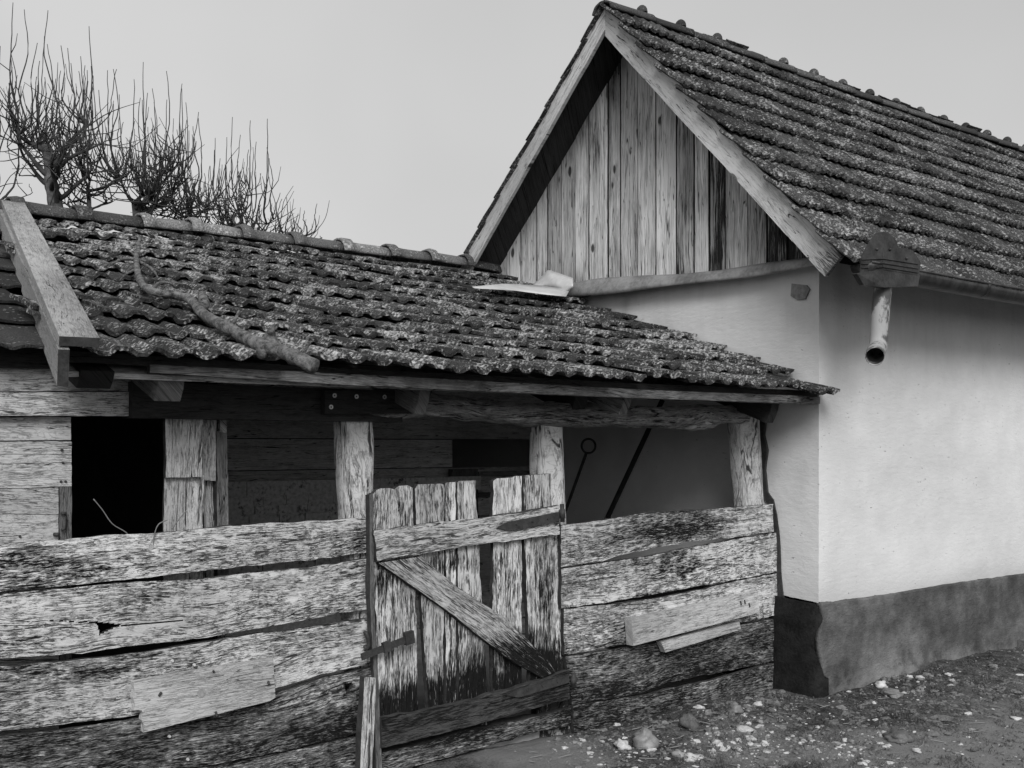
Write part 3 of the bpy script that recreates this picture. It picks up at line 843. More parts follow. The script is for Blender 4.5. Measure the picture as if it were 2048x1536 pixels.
# dark header beam and bolted splice plate
mb = MB(); p = PY(262, 770, YB+.0); q = PY(800, 832, YB+.0)
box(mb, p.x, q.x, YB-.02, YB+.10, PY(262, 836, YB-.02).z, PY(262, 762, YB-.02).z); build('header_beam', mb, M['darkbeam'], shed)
mb = MB(); YP = YB-.06
prism(mb, [PY(x, y, YP) for x, y in ((650, 781), (866, 778), (848, 822), (846, 827), (650, 828))], Vector((0, .038, 0)), Vector((1, 0, 0)))
sp = build('splice_plate', mb, M['darkbeam'], shed)
for x, y in ((669, 791), (713, 793), (769, 794), (662, 814)):
    c = PY(x, y, YP-.002); mb = MB()
    N_ = 12; ro, ri = .010, .0045
    A_ = [mb.vert(c+Vector((math.cos(2*math.pi*i/N_)*ro, -.003, math.sin(2*math.pi*i/N_)*ro))) for i in range(N_)]
    B_ = [mb.vert(c+Vector((math.cos(2*math.pi*i/N_)*ri, -.003, math.sin(2*math.pi*i/N_)*ri))) for i in range(N_)]
    for i in range(N_): mb.face(A_[i], A_[(i+1) % N_], B_[(i+1) % N_], B_[i])
    o = build('screw', mb, M['screw'], sp, solid=.004)
# corner post of plank room with nailed boards (px 328-455)
YW = F+.10
eb('corner_post', [(330, 950), (327, 1000), (327, 1175)][::-1], [(372, 950), (371, 1000), (371, 1175)][::-1], YW, .012, M['post'], jag=.002)
eb('corner_post', [(373, 950), (372, 1000), (373, 1175)][::-1], [(408, 950), (407, 1000), (407, 1175)][::-1], YW+.004, .03, M['post'], jag=.002)
eb('corner_board', [(331, 832), (332, 955)][::-1], [(407, 832), (404, 954)][::-1], YW-.03, .025, M['post'], jag=.002)
eb('corner_board', [(406, 835), (405, 960)][::-1], [(432, 835), (431, 962)][::-1], YW+.03, .03, M['wallplank'], jag=.002)
eb('corner_board', [(409, 960), (408, 1180)][::-1], [(435, 960), (436, 1180)][::-1], YW+.07, .03, M['post'], jag=.002)
eb('corner_board', [(432, 862), (436, 1180)][::-1], [(455, 866), (458, 1180)][::-1], YW+.04, .04, M['greyboard'], jag=.002)
# back wall of the porch: horizontal planks, one opening, a door frame, flaking brick at the foot
YK = 6.35
XP = PY(440, 900, YW+.08).x+.03
ops = (PY(905, 903, YK), PY(1075, 948, YK))
def backwall():
    mb = MB(); z = 0.0; r = 0
    while z < 2.40:
        h = random.choice((.17, .20, .23)); z1 = min(z+h, 2.48)
        segs = [(XP, X0)]
        zc = (z+z1)/2
        if ops[1].z < zc < ops[0].z: segs = [(XP, ops[0].x), (ops[1].x, X0)]
        for a, b in segs: box(mb, a, b, YK+random.uniform(0, .012), YK+.03, z+.003, z1-.003)
        z = z1
    build('back_wall', mb, M['backplank'], shed)
    # brick foot with flaking render, visible over the fence between the posts
    a = PY(470, 962, YK-.10); b = PY(690, 950, YK-.10)
    mb = MB(); zt = a.z; zz = zt; k = 0
    hs = [.10, .055, .055, .06, .055, .06, .06, .06, .06, .06, .06, .06, .06, .06, .06, .06]
    box(mb, XP+.03, PY(905, 950, YK-.1).x, YK-.10+.012, YK-.012, 0, zt-.02)
    for hgt in hs:
        if zz-hgt < .5: break
        x = XP+.05; wide = hgt > .09
        while x < PY(760, 950, YK-.1).x:
            w = .9 if wide else random.uniform(.14, .24)
            box(mb, x, x+w-.006, YK-.10+random.uniform(-.006, .006), YK-.05, zz-hgt+.004, zz-.004); x += w
        zz -= hgt
    build('brick_foot', mb, M['brick'], shed)
    mb = MB(); x = XP+.02
    beam(mb, Vector((XP+.035, YK-.12, 0)), Vector((XP+.035, YK-.12, a.z+.02)), .05, .05, Vector((0, 1, 0))); build('brick_edge_post', mb, M['greyboard'], shed)
backwall()
# door with frame below the opening
door = None
mb = MB()
dp = lambda x, y: PY(x, y, YK-.03)
box(mb, dp(955, 950).x, dp(1120, 950).x, YK-.03, YK-.005, 0.1, dp(955, 945).z)
door = build('door', mb, M['backplank'], shed)
mb = MB(); box(mb, dp(900, 950).x, dp(952, 950).x, YK-.055, YK-.01, .1, dp(900, 938).z, 'z'); build('door_jamb', mb, M['greyboard'], shed)
for yy in (943, 985, 1030):
    mb = MB(); box(mb, dp(955, 950).x, dp(1120, 950).x, YK-.05, YK-.031, dp(955, yy+10).z, dp(955, yy).z); build('door_ledge', mb, M['greyboard'], door)
# partition between the porch and the plank room, dark room behind
def slab(name, x0, x1, y0, y1, z0, z1, mat, parent=shed):
    mb = MB(); box(mb, x0, x1, y0, y1, z0, z1); return build(name, mb, mat, parent)
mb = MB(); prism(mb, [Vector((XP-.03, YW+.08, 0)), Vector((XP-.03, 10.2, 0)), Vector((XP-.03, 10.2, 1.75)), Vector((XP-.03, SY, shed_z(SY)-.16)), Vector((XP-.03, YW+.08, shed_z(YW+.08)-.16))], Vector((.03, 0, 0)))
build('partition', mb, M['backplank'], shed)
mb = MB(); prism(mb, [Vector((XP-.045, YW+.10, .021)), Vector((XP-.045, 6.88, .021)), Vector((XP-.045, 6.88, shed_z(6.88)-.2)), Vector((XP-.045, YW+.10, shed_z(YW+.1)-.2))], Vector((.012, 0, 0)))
build('partition_shade_sheet', mb, M['black'], shed)  # black sheet added so the doorway looks unlit
slab('porch_bounce_slab', XP, X0-.06, F+.05, YK, -.02, .03, M['bounce'])  # unseen pale slab, added to bounce light into the porch
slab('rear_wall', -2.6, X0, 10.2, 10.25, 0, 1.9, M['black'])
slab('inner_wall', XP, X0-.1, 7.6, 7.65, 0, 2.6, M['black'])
# ---- plank room to the left, with its own lower roof
room = thing('plank_shed', (0.6, YW, 0), 'grey plank shed with a dark open doorway at the left edge', 'shed')
XLW = -2.6
YW2 = YW
pA = lambda x, y: PY(x, y, YW2)
def hplank(name, x0, x1, yt0, yt1, yb0, yb1, Y, mat=None, seed=0, parent=room, **k):
    A = [PY(x0, yt0, Y), PY(x1, yt1, Y)]; B = [PY(x0, yb0, Y), PY(x1, yb1, Y)]
    return sheet(name, A, B, mat or M['wallplank'], parent, thick=.03, jag=.0018, warp=.003, stain=False, seed=seed, m=6, **k)
hplank('header_board', -420, 262, 695, 700, 785, 782, YW2-.03)
hplank('eave_board_or_shade', -420, 250, 672, 684, 735, 737, YW2-.055, M['darkbeam'])  # dark strip added to stand in for the shade under the eave
hplank('header_board', -420, 262, 787, 784, 832, 832, YW2-.04)
hplank('wall_plank', -420, 142, 834, 834, 884, 880, YW2)
hplank('wall_plank', -420, 143, 886, 882, 930, 925, YW2+.004)
hplank('wall_plank', -420, 143, 931, 926, 986, 973, YW2)
hplank('wall_plank', -420, 117, 988, 975, 1034, 1028, YW2+.003)
hplank('wall_plank', -420, 117, 1035, 1029, 1090, 1083, YW2)
hplank('wall_plank', -420, 117, 1091, 1084, 1290, 1270, YW2+.003)
hplank('wall_plank', -420, 117, 1291, 1271, 1640, 1610, YW2)
jb = sheet('door_jamb', [pA(119, 973), pA(119, 1400)][::-1], [pA(143, 973), pA(143, 1400)][::-1], M['greyboard'], room, thick=.05, jag=.002, stain=False)
mb = MB(); tube(mb, [PY(x, y, YW2-.012) for x, y in ((122, 1026), (131, 1027), (132, 1036), (129, 1058), (123, 1060))], [.006]*5, 8); build('latch', mb, M['iron'], jb, smooth=True)
mb = MB(); tube(mb, [PY(108, 1069, YW2-.006), PY(118, 1069, YW2-.02)], [.008, .008], 8); build('hook', mb, M['iron'], room, smooth=True)
for x, y in ((124, 900), (126, 926), (122, 963), (131, 963), (40, 1073)):
    c = PY(x, y, YW2); mb = MB(); tube(mb, [c+Vector((0, .002, 0)), c-Vector((0, .006, 0))], [.006, .004], 8); build('nail', mb, M['iron'], room)
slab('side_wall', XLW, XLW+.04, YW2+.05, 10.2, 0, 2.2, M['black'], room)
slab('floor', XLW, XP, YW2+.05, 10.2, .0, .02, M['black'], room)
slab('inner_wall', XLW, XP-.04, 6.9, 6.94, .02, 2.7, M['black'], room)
DZ = -.05
Sl = Vector((0, SY-4.2, SS*(SY-4.2)))
slope_slab('roof_boarding', XLW, 2.2, 4.34, shed_z(4.34)+DZ-.045, SY, shed_z(SY)+DZ-.045, .025, M['soffit'], room)
def flatw(p): return -1.0 if p < .08 else (-.5 if p < .14 else (-.5 if p > .93 else (-.12*math.cos(p*12))))
tiles('roof', Vector((-.93, 4.20, shed_z(4.2)+DZ-.03)), Vector((1, 0, 0)), Sl, 11, 8, .25, Sl.length/8, M['tileflat'], room, depth=.010, thick=.011, rough=.002, jit=.6, seed=9, wavy=flatw, nx=16, ny=5,
      keep=lambda p: p.x < roof_left(p.y)+.02)
# ================================================================== FENCE left of the gate
fl = thing('plank_fence', (0.9, F, 0), 'long weathered plank fence left of the gate, with a pale nailed patch', 'fence')
def tri(x, y, P):
    s = 0; n = len(P); ins = False
    j = n-1
    for i in range(n):
        if (P[i][1] > y) != (P[j][1] > y) and x < (P[j][0]-P[i][0])*(y-P[i][1])/(P[j][1]-P[i][1])+P[i][0]: ins = not ins
        j = i
    return ins
XB = -330
L1t = [(XB, 1122), (0, 1090), (143, 1077), (255, 1068), (328, 1065), (457, 1052), (600, 1044), (735, 1035)]
L1b = [(XB, 1216), (0, 1184), (117, 1172), (255, 1159), (325, 1150), (410, 1141), (500, 1132), (617, 1120), (737, 1104)]
L2t = [(XB, 1222), (0, 1188), (146, 1175), (255, 1164), (325, 1162), (425, 1156), (480, 1147), (600, 1137), (738, 1116)]
L2b = [(XB, 1350), (0, 1316), (103, 1311), (164, 1306), (234, 1295), (395, 1278), (513, 1256), (600, 1241), (737, 1217)]
L3t = [(XB, 1372), (0, 1333), (152, 1321), (293, 1304), (398, 1287), (483, 1272), (600, 1257), (740, 1237)]
L3b = [(XB, 1512), (0, 1463), (117, 1450), (240, 1436), (400, 1410), (551, 1378), (600, 1362), (644, 1347), (743, 1326)]
L4t = [(XB, 1520), (0, 1472), (117, 1460), (240, 1443), (400, 1416), (551, 1387), (600, 1370), (660, 1352), (744, 1334)]
L4b = [(XB, 1650), (0, 1597), (300, 1548), (425, 1528), (600, 1494), (735, 1461)]
L5t = [(XB, 1655), (0, 1602), (300, 1552), (425, 1532), (600, 1499), (735, 1467)]
L5b = [(XB, 1860), (0, 1770), (300, 1700), (600, 1625), (735, 1590)]
hole2 = [(184, 1242), (245, 1250), (222, 1258), (199, 1270), (196, 1253)]
crack2 = [(98, 1240), (150, 1243), (188, 1243), (245, 1249), (290, 1246), (365, 1240), (365, 1241.5), (290, 1248.5), (245, 1252), (188, 1246), (150, 1245), (98, 1241)]
hole4 = [(684, 1366), (704, 1364), (706, 1374), (694, 1388)]
sheet('fence_board', edge(L1t, F), edge(L1b, F), M['fence'], fl, .024, m=9, warp=.01)
sheet('fence_board', edge(L2t, F), edge(L2b, F), M['fence'], fl, .024, m=44, n=420, warp=.012, hole=lambda x, y: tri(x, y, hole2) or tri(x, y, crack2), off=-.004)
sheet('fence_board', edge(L3t, F), edge(L3b, F), M['fence'], fl, .024, m=9, warp=.012)
sheet('fence_board', edge(L4t, F), edge(L4b, F), M['fence_dark'], fl, .024, m=36, n=420, warp=.014, hole=lambda x, y: tri(x, y, hole4), off=-.006)
sheet('fence_board', edge(L5t, F), edge(L5b, F), M['fence_dark'], fl, .024, m=9, warp=.012)
# pale patch with a ragged left end
def patch_left():
    Yp = F-.055; mb = MB()
    P = [(267, 1364), (400, 1340), (546, 1316), (548, 1345), (551, 1395), (540, 1402), (420, 1432), (287, 1465), (288, 1450), (283, 1440), (286, 1428), (284, 1421), (276, 1420), (268, 1421), (270, 1408), (266, 1395), (269, 1380)]
    prism(mb, [PY(x, y, Yp) for x, y in P], Vector((0, .032, 0)), PY(546, 1316, Yp)-PY(267, 1364, Yp))
    for i in range(len(mb.st)): mb.st[i] = 0
    o = tag(build('patch_board', mb, M['patch'], fl), 'pale newer board nailed over the gap, ragged at its left end')
    for a, b in (((318, 1392), (322, 1385)), ((427, 1342), (427, 1343)), ((431, 1423), (434, 1432)), ((536, 1362), (538, 1368))):
        mb = MB(); tube(mb, [PY(*a, Yp-.004), PY(*b, Yp-.008), PY(b[0]+1, b[1]+1, Yp-.004)], [.005, .005, .004], 6); build('nail', mb, M['iron'], o)
    c = PY(403, 1386, Yp-.001); mb = MB(); ring = [mb.vert(c+Vector((math.cos(a)*.021, 0, math.sin(a)*.018))) for a in [2*math.pi*i/20 for i in range(20)]]
    tube(mb, [c+Vector((0, .004, 0)), c-Vector((0, .001, 0))], [.020, .018], 18); build('knot', mb, M['knot'], o)
patch_left()
for x, y in ((345, 1322), (389, 1330), (339, 1473), (376, 1519), (352, 1262), (388, 1088), (720, 1045)):
    c = PY(x, y, F-.008); mb = MB(); tube(mb, [c+Vector((0, .004, 0)), c-Vector((0, .004, 0))], [.007, .005], 8); build('screw', mb, M['stone'], fl)
# hook on the third board
mb = MB(); tube(mb, smooth_path([PY(730, 1265, F-.01), PY(733, 1268, F-.035), PY(737, 1285, F-.035), PY(735, 1297, F-.03), PY(729, 1292, F-.012)], 4), [.009]*17, 8); build('latch_hook', mb, M['iron'], fl, smooth=True)
# fence posts behind boards
for x in (-180, 690):
    mb = MB(); p = PY(x, 1200, F+.04)
    if x < 0:
        beam(mb, Vector((p.x, F+.09, -.05)), Vector((p.x, F+.09, 1.05)), .09, .09, Vector((0, 1, 0))); build('fence_post', mb, M['greyboard'], fl)
# ================================================================== FENCE right of the gate
fr = thing('plank_fence', (PY(1340, 1300, F).x, F, 0), 'short plank fence between the gate and the white house corner, two battens on it', 'fence')
R1t = [(1121, 1050), (1135, 1049), (1211, 1039), (1293, 1025), (1381, 1022), (1475, 1014), (1546, 1008)]
R1b = [(1122, 1134), (1205, 1122), (1229, 1113), (1308, 1096), (1381, 1083), (1469, 1075), (1548, 1063)]
R2t = [(1123, 1138), (1211, 1125), (1293, 1113), (1381, 1095), (1480, 1077), (1553, 1065)]
R2b = [(1123, 1216), (1208, 1205), (1284, 1193), (1404, 1171), (1519, 1150), (1559, 1142)]
R3t = [(1126, 1218), (1208, 1210), (1314, 1196), (1406, 1178), (1440, 1169), (1560, 1145)]
R3b = [(1130, 1310), (1243, 1290), (1400, 1260), (1554, 1230), (1566, 1226)]
R4t = [(1132, 1313), (1314, 1285), (1483, 1250), (1568, 1234)]
R4b = [(1144, 1409), (1237, 1394), (1284, 1386), (1331, 1367), (1401, 1351), (1460, 1341), (1570, 1317)]
R5t = [(1145, 1411), (1243, 1397), (1302, 1389), (1331, 1379), (1416, 1363), (1475, 1345), (1570, 1320)]
R5b = [(1150, 1484), (1232, 1474), (1284, 1466), (1366, 1450), (1504, 1418), (1572, 1398)]
for (a, b, mt) in ((R1t, R1b, 'fence'), (R2t, R2b, 'fence'), (R3t, R3b, 'fence'), (R4t, R4b, 'fence_dark'), (R5t, R5b, 'fence_dark')):
    sheet('fence_board', edge(a, F), edge(b, F), M[mt], fr, .024, m=10, warp=.010)
mb = MB(); beam(mb, Vector((PY(1530, 1200, F+.08).x, F+.085, -.05)), Vector((PY(1520, 1200, F+.08).x, F+.085, 1.0)), .08, .08, Vector((0, 1, 0)))
build('fence_post', mb, M['greyboard'], fr)
def batten(P, ex, lab):
    mb = MB(); Q = [PY(x, y, F-ex) for x, y in P]; prism(mb, Q, Vector((0, ex-.012, 0)), Q[1]-Q[0])
    for i in range(len(mb.st)): mb.st[i] = 0
    return tag(build('batten', mb, M['patch'], fr), lab)
b1 = batten([(1263, 1240), (1516, 1183), (1519, 1225), (1267, 1292)], .065, 'wide pale batten nailed across the fence boards')
batten([(1322, 1284), (1479, 1244), (1482, 1259), (1331, 1305)], .05, 'narrow pale batten below the wide one')
for x, y in ((1481, 1206), (1489, 1204), (1498, 1210)):
    mb = MB(); tube(mb, [PY(x, y-4, F-.067), PY(x+2, y+4, F-.072)], [.004, .004], 6); build('nail', mb, M['iron'], b1)
# ================================================================== GATE
gate = thing('plank_gate', (PY(940, 1400, F-.03).x, F-.03, 0), 'worn plank gate with ragged picket tops, Z brace and iron hinges', 'gate')
YG = F-.02
def picket(tops, bl, br, ybot=1450, seed=0, mat='gate'):
    """tops: list of (x,y) along the ragged top from left to right"""
    n = 150; m = 9; r = random.random()*40
    mb = MB(); idx = []
    tl, tr = tops[0][0], tops[-1][0]
    for i in range(n+1):
        row = []
        for j in range(m+1):
            s = j/m
            xt = lerp(tl, tr, s)
            for (xa, ya), (xb, yb) in zip(tops, tops[1:]):
                if xa <= xt <= xb: yt = lerp(ya, yb, (xt-xa)/max(.01, xb-xa)); break
            xb_ = lerp(bl, br, s); t = i/n
            y = lerp(yt, ybot, t); x = lerp(xt, xb_, (y-980)/(1430-980)) if y > 980 else xt
            if j in (0, m): x += 2.6*mn.noise(Vector((y*.03, r, j)))+.9*mn.noise(Vector((y*.09, r, j)))
            p = PY(x, y, YG); p.y += .005*mn.noise(Vector((t*3, s*2, r)))
            row.append(mb.vert(p, (p.z+r, p.x+r), stain_px(p)))
        idx.append(row)
    for i in range(n):
        for j in range(m): mb.face(idx[i][j], idx[i+1][j], idx[i+1][j+1], idx[i][j+1])
    o = build('picket', mb, M[mat], gate, solid=.026, edge_mat=M['edge'])
    if o.data.polygons[0].normal.y > 0: o.data.flip_normals()
    return o
picket([(744, 990), (750, 982), (758, 977), (788, 976), (791, 984), (793, 990), (795, 974), (796, 972), (822, 970), (825, 976)], 758, 837)
picket([(829, 978), (834, 969), (886, 967), (889, 970)], 857, 886)
picket([(891, 968), (893, 965), (911, 964)], 892, 912)
picket([(914, 966), (915, 962), (951, 961)], 918, 977)
picket([(987, 962), (990, 957), (1025, 955), (1027, 952), (1043, 952)], 984, 1043, 1412)
picket([(1047, 951), (1075, 949), (1101, 947)], 1061, 1128, 1385)
YR = F-.055
sheet('rail', edge([(747, 1062), (850, 1047), (955, 1036), (1043, 1025), (1119, 1011)], YR), edge([(755, 1122), (840, 1107), (950, 1090), (1119, 1068)], YR), M['rail'], gate, .032, m=9, jag=.005)
sheet('rail', edge([(763, 1436), (849, 1421), (919, 1406), (1010, 1381), (1139, 1341)], YR), edge([(764, 1496), (893, 1465), (1010, 1433), (1139, 1397)], YR), M['raildark'], gate, .032, m=9, jag=.006)
sheet('brace', edge([(842, 1113), (911, 1171), (1007, 1234), (1095, 1317), (1112, 1343)], YR+.002), edge([(758, 1126), (887, 1215), (1010, 1312), (1057, 1340), (1085, 1356)], YR+.002), M['rail'], gate, .030, m=9, jag=.004)
def strap(P, pin, lab, dx=0):
    mb = MB(); Q = [PY(x, y, YR-.012) for x, y in P]; prism(mb, Q, Vector((0, .008, 0)))
    o = build('hinge', mb, M['iron'], gate); tag(o, lab)
    mb = MB(); tube(mb, [PY(pin[0], pin[1], YR-.014), PY(pin[2], pin[3], YR-.014)], [.0115, .0115], 12); build('hinge_pin', mb, M['iron'], o, smooth=True)
    mb = MB(); tube(mb, [PY(lerp(pin[0], pin[2], .3), lerp(pin[1], pin[3], .3), YR-.014), PY(lerp(pin[0], pin[2], .8), lerp(pin[1], pin[3], .8), YR-.014)], [.016, .016], 12); build('hinge_knuckle', mb, M['iron'], o, smooth=True)
    for k in (.3, .55, .8):
        a = Q[0].lerp((Q[2]+Q[3])/2, k); mb = MB(); tube(mb, [a+Vector((0, .003, 0)), a-Vector((0, .006, 0))], [.006, .004], 8); build('bolt', mb, M['iron'], o)
strap([(994, 1056), (1016, 1044), (1118, 1024), (1120, 1042), (1045, 1058), (1019, 1062)], (1124, 1008, 1125, 1044), 'dark strap hinge on the top rail')
strap([(1016, 1391), (1034, 1379), (1138, 1350), (1139, 1365), (1046, 1393), (1036, 1395)], (1147, 1346, 1147, 1374), 'lower strap hinge, paler than the top one')
# bolt latch
mb = MB(); beam(mb, PY(723, 1314, YR-.012), PY(812, 1279, YR-.012), .010, .030, Vector((0, 0, 1))); la = build('latch', mb, M['iron'], gate)
for x, y, s in ((773, 1295, 1), (818, 1277, 1.3)):
    mb = MB(); c = PY(x, y, YR-.014); beam(mb, c+Vector((-.018*s, 0, .0)), c+Vector((.018*s, 0, .007)), .022, .045*s, Vector((0, 0, 1))); build('staple', mb, M['iron'], la)
# jamb post between fence and gate
jp = thing('gate_jamb', (PY(742, 1400, F-.02).x, F-.02, 0), 'thin dark upright post between the left fence and the gate', 'post')
A = [PY(x, y, F-.04) for x, y in ((739, 990), (740, 1200), (747, 1350), (752, 1560))]; B = [PY(x, y, F-.04) for x, y in ((746, 986), (749, 1200), (757, 1350), (765, 1560))]
sheet('upright', A[::-1], B[::-1], M['greyboard'], jp, .03, m=3, jag=.0006, stain=False)
# leaning stake in front
st = thing('stake', (PY(735, 1500, F-.10).x, F-.10, 0), 'pale wooden stake standing before the fence beside the gate', 'stake')
A = [PY(x, y, F-.10) for x, y in ((730, 1354), (723, 1480), (715, 1640))]; B = [PY(x, y, F-.10) for x, y in ((752, 1355), (747, 1480), (740, 1640))]
sheet('stake_board', A[::-1], B[::-1], M['post'], st, .04, m=4, jag=.002, stain=False)
# threshold board under the gate
th_ = sheet('threshold_board', edge([(764, 1506), (850, 1488), (922, 1463), (1030, 1443), (1143, 1416)], F-.01), edge([(764, 1548), (864, 1524), (952, 1498), (1040, 1474), (1142, 1450)], F-.01), M['fence_dark'], None, .06, m=9, jag=.006)
tag(th_, 'dark rotting threshold board lying under the gate', 'threshold board')
# ================================================================== tools leaning against gable wall in the porch
def tool_line(top, bot, Xt, Xb):
    a = PX(*top, Xt)
    x, y = bot; dx, dy = (bot[0]-top[0])/(bot[1]-top[1]), 1
    while PX(x, y, Xb).z > .03 and y < 1900: y += 4; x += 4*dx
    return a, PX(x, y, Xb)
a, b = tool_line((1325, 800), (1214, 1037), 5.42, 5.15)
tl = thing('long_handled_tool', b, 'long dark pole with a crossbar head, leaning inside the porch', 'tool')
mb = MB(); tube(mb, [a, b], [.017, .019], 10); build('handle', mb, M['darkbeam'], tl, smooth=True)
mb = MB(); d = Vector((CT, -ST, 0)); beam(mb, a-d*.10+Vector((0, 0, .02)), a+d*.12+Vector((0, 0, .015)), .03, .03); build('crossbar', mb, M['iron'], tl)
a, b = tool_line((1173, 905), (1136, 1008), 5.45, 5.3)
t2 = thing('loop_rod', b, 'thin dark iron rod ending in a round loop, leaning inside the porch', 'rod')
mb = MB(); tube(mb, [a, b], [.011, .012], 8); build('shaft', mb, M['iron'], t2, smooth=True)
c = PX(1177, 892, 5.45); mb = MB(); R_ = []
for i in range(25):
    an = 2*math.pi*i/24; R_.append(c+Vector((CT, -ST, 0))*math.cos(an)*.050+Vector((0, 0, 1))*math.sin(an)*.052)
tube(mb, R_, [.008]*25, 8, cap=False); build('loop', mb, M['iron'], t2, smooth=True)
# ================================================================== branch lying on the shed roof
def on_roof(x, y, lift=.075):
    # intersect ray with roof plane
    d = ray(x, y); k = (EZ+lift-SS*EY-EYE)/(d.z-SS*d.y); return Vector((d.x*k, d.y*k, EYE+d.z*k))
br = thing('fallen_branch', on_roof(560, 700, .05), 'crooked dead branch lying down the shed roof tiles', 'branch')
px = [(275, 505), (270, 530), (276, 552), (292, 575), (320, 588), (350, 590), (382, 598), (405, 625), (440, 650), (480, 668), (520, 690), (560, 702), (600, 718), (632, 733)]
P = smooth_path([on_roof(x+random.uniform(-3, 3), y+random.uniform(-2, 2), .085+.02*random.random()) for x, y in px], 8)
R_ = [lerp(.011, .029, (i/(len(P)-1))**.8) for i in range(len(P))]
mb = MB(); R_ = [r_*(1+.22*mn.noise(Vector((i_*.35, 2, 2)))) for i_, r_ in enumerate(R_)]; tube(mb, P, R_, 14, .005, 4.4, fl=60); build('main_stem', mb, M['bark'], br, smooth=True)
def twig(pxs, r0, r1, lifts, name='side_stem'):
    P = smooth_path([on_roof(x, y, l) for (x, y), l in zip(pxs, lifts)], 4)
    mb = MB(); tube(mb, P, [lerp(r0, r1, i/(len(P)-1)) for i in range(len(P))], 8, .004, 1, fl=20); build(name, mb, M['bark'], br, smooth=True)
twig([(275, 508), (278, 490), (280, 474)], .012, .007, [.09, .12, .16])
twig([(275, 520), (245, 518), (218, 532)], .010, .005, [.09, .09, .085])
twig([(280, 524), (300, 535), (310, 545), (316, 556)], .009, .004, [.09, .095, .09, .08])
twig([(300, 580), (318, 566), (338, 566), (350, 574)], .008, .004, [.09, .11, .12, .1])
twig([(455, 655), (470, 640), (478, 622)], .012, .005, [.09, .12, .15])
twig([(268, 540), (252, 548), (240, 560)], .007, .003, [.09, .1, .09])
twig([(402, 618), (408, 606), (404, 588)], .03, .018, [.09, .12, .13])
twig([(545, 696), (540, 672), (544, 656)], .035, .012, [.09, .13, .17])
twig([(520, 690), (530, 700), (520, 708)], .035, .02, [.08, .08, .07])
# loose crumpled sheet metal where the shed roof meets the gable
sm = thing('sheet_metal', PX(1110, 575, X0-.05), 'pale crumpled sheet metal curled up at the gable foot above the shed roof', 'sheet metal')
def patchgrid(A, B, n, m, mat, parent, name, bend=None, X=None):
    pass
mb = MB(); n = 16; idx = []
top = [(1064, 571), (1078, 558), (1096, 539), (1120, 547), (1146, 556)]; bot = [(1072, 575), (1092, 574), (1110, 580), (1128, 586), (1146, 575)]
for i in range(n+1):
    row = []
    for j in range(6):
        t = i/n; a = pl([Vector((x, y, 0)) for x, y in top], t); b = pl([Vector((x, y, 0)) for x, y in bot], t); q = b.lerp(a, j/5)
        row.append(mb.vert(PX(q.x, q.y, X0-.22+.14*(j/5)-.06*math.sin(j/5*math.pi)+.02*math.sin(t*5)), (t, j/5)))
    idx.append(row)
for i in range(n):
    for j in range(5): mb.face(idx[i][j], idx[i+1][j], idx[i+1][j+1], idx[i][j+1])
build('curled_sheet', mb, M['tinpale'], sm, smooth=True, solid=.002)
mb = MB(); idx = []
top = [(944, 573), (1010, 567), (1085, 571), (1140, 579)]; bot = [(948, 576), (1030, 581), (1085, 588), (1132, 593)]
for i in range(n+1):
    row = []
    for j in range(4):
        t = i/n; a = pl([Vector((x, y, 0)) for x, y in top], t); b = pl([Vector((x, y, 0)) for x, y in bot], t); q = b.lerp(a, j/3)
        row.append(mb.vert(on_roof(q.x, q.y, .10+.02*t+.01*math.sin(t*9)), (t, j/3)))
    idx.append(row)
for i in range(n):
    for j in range(3): mb.face(idx[i][j], idx[i+1][j], idx[i+1][j+1], idx[i][j+1])
build('flat_sheet', mb, M['tinpale'], sm, smooth=True, solid=.002)
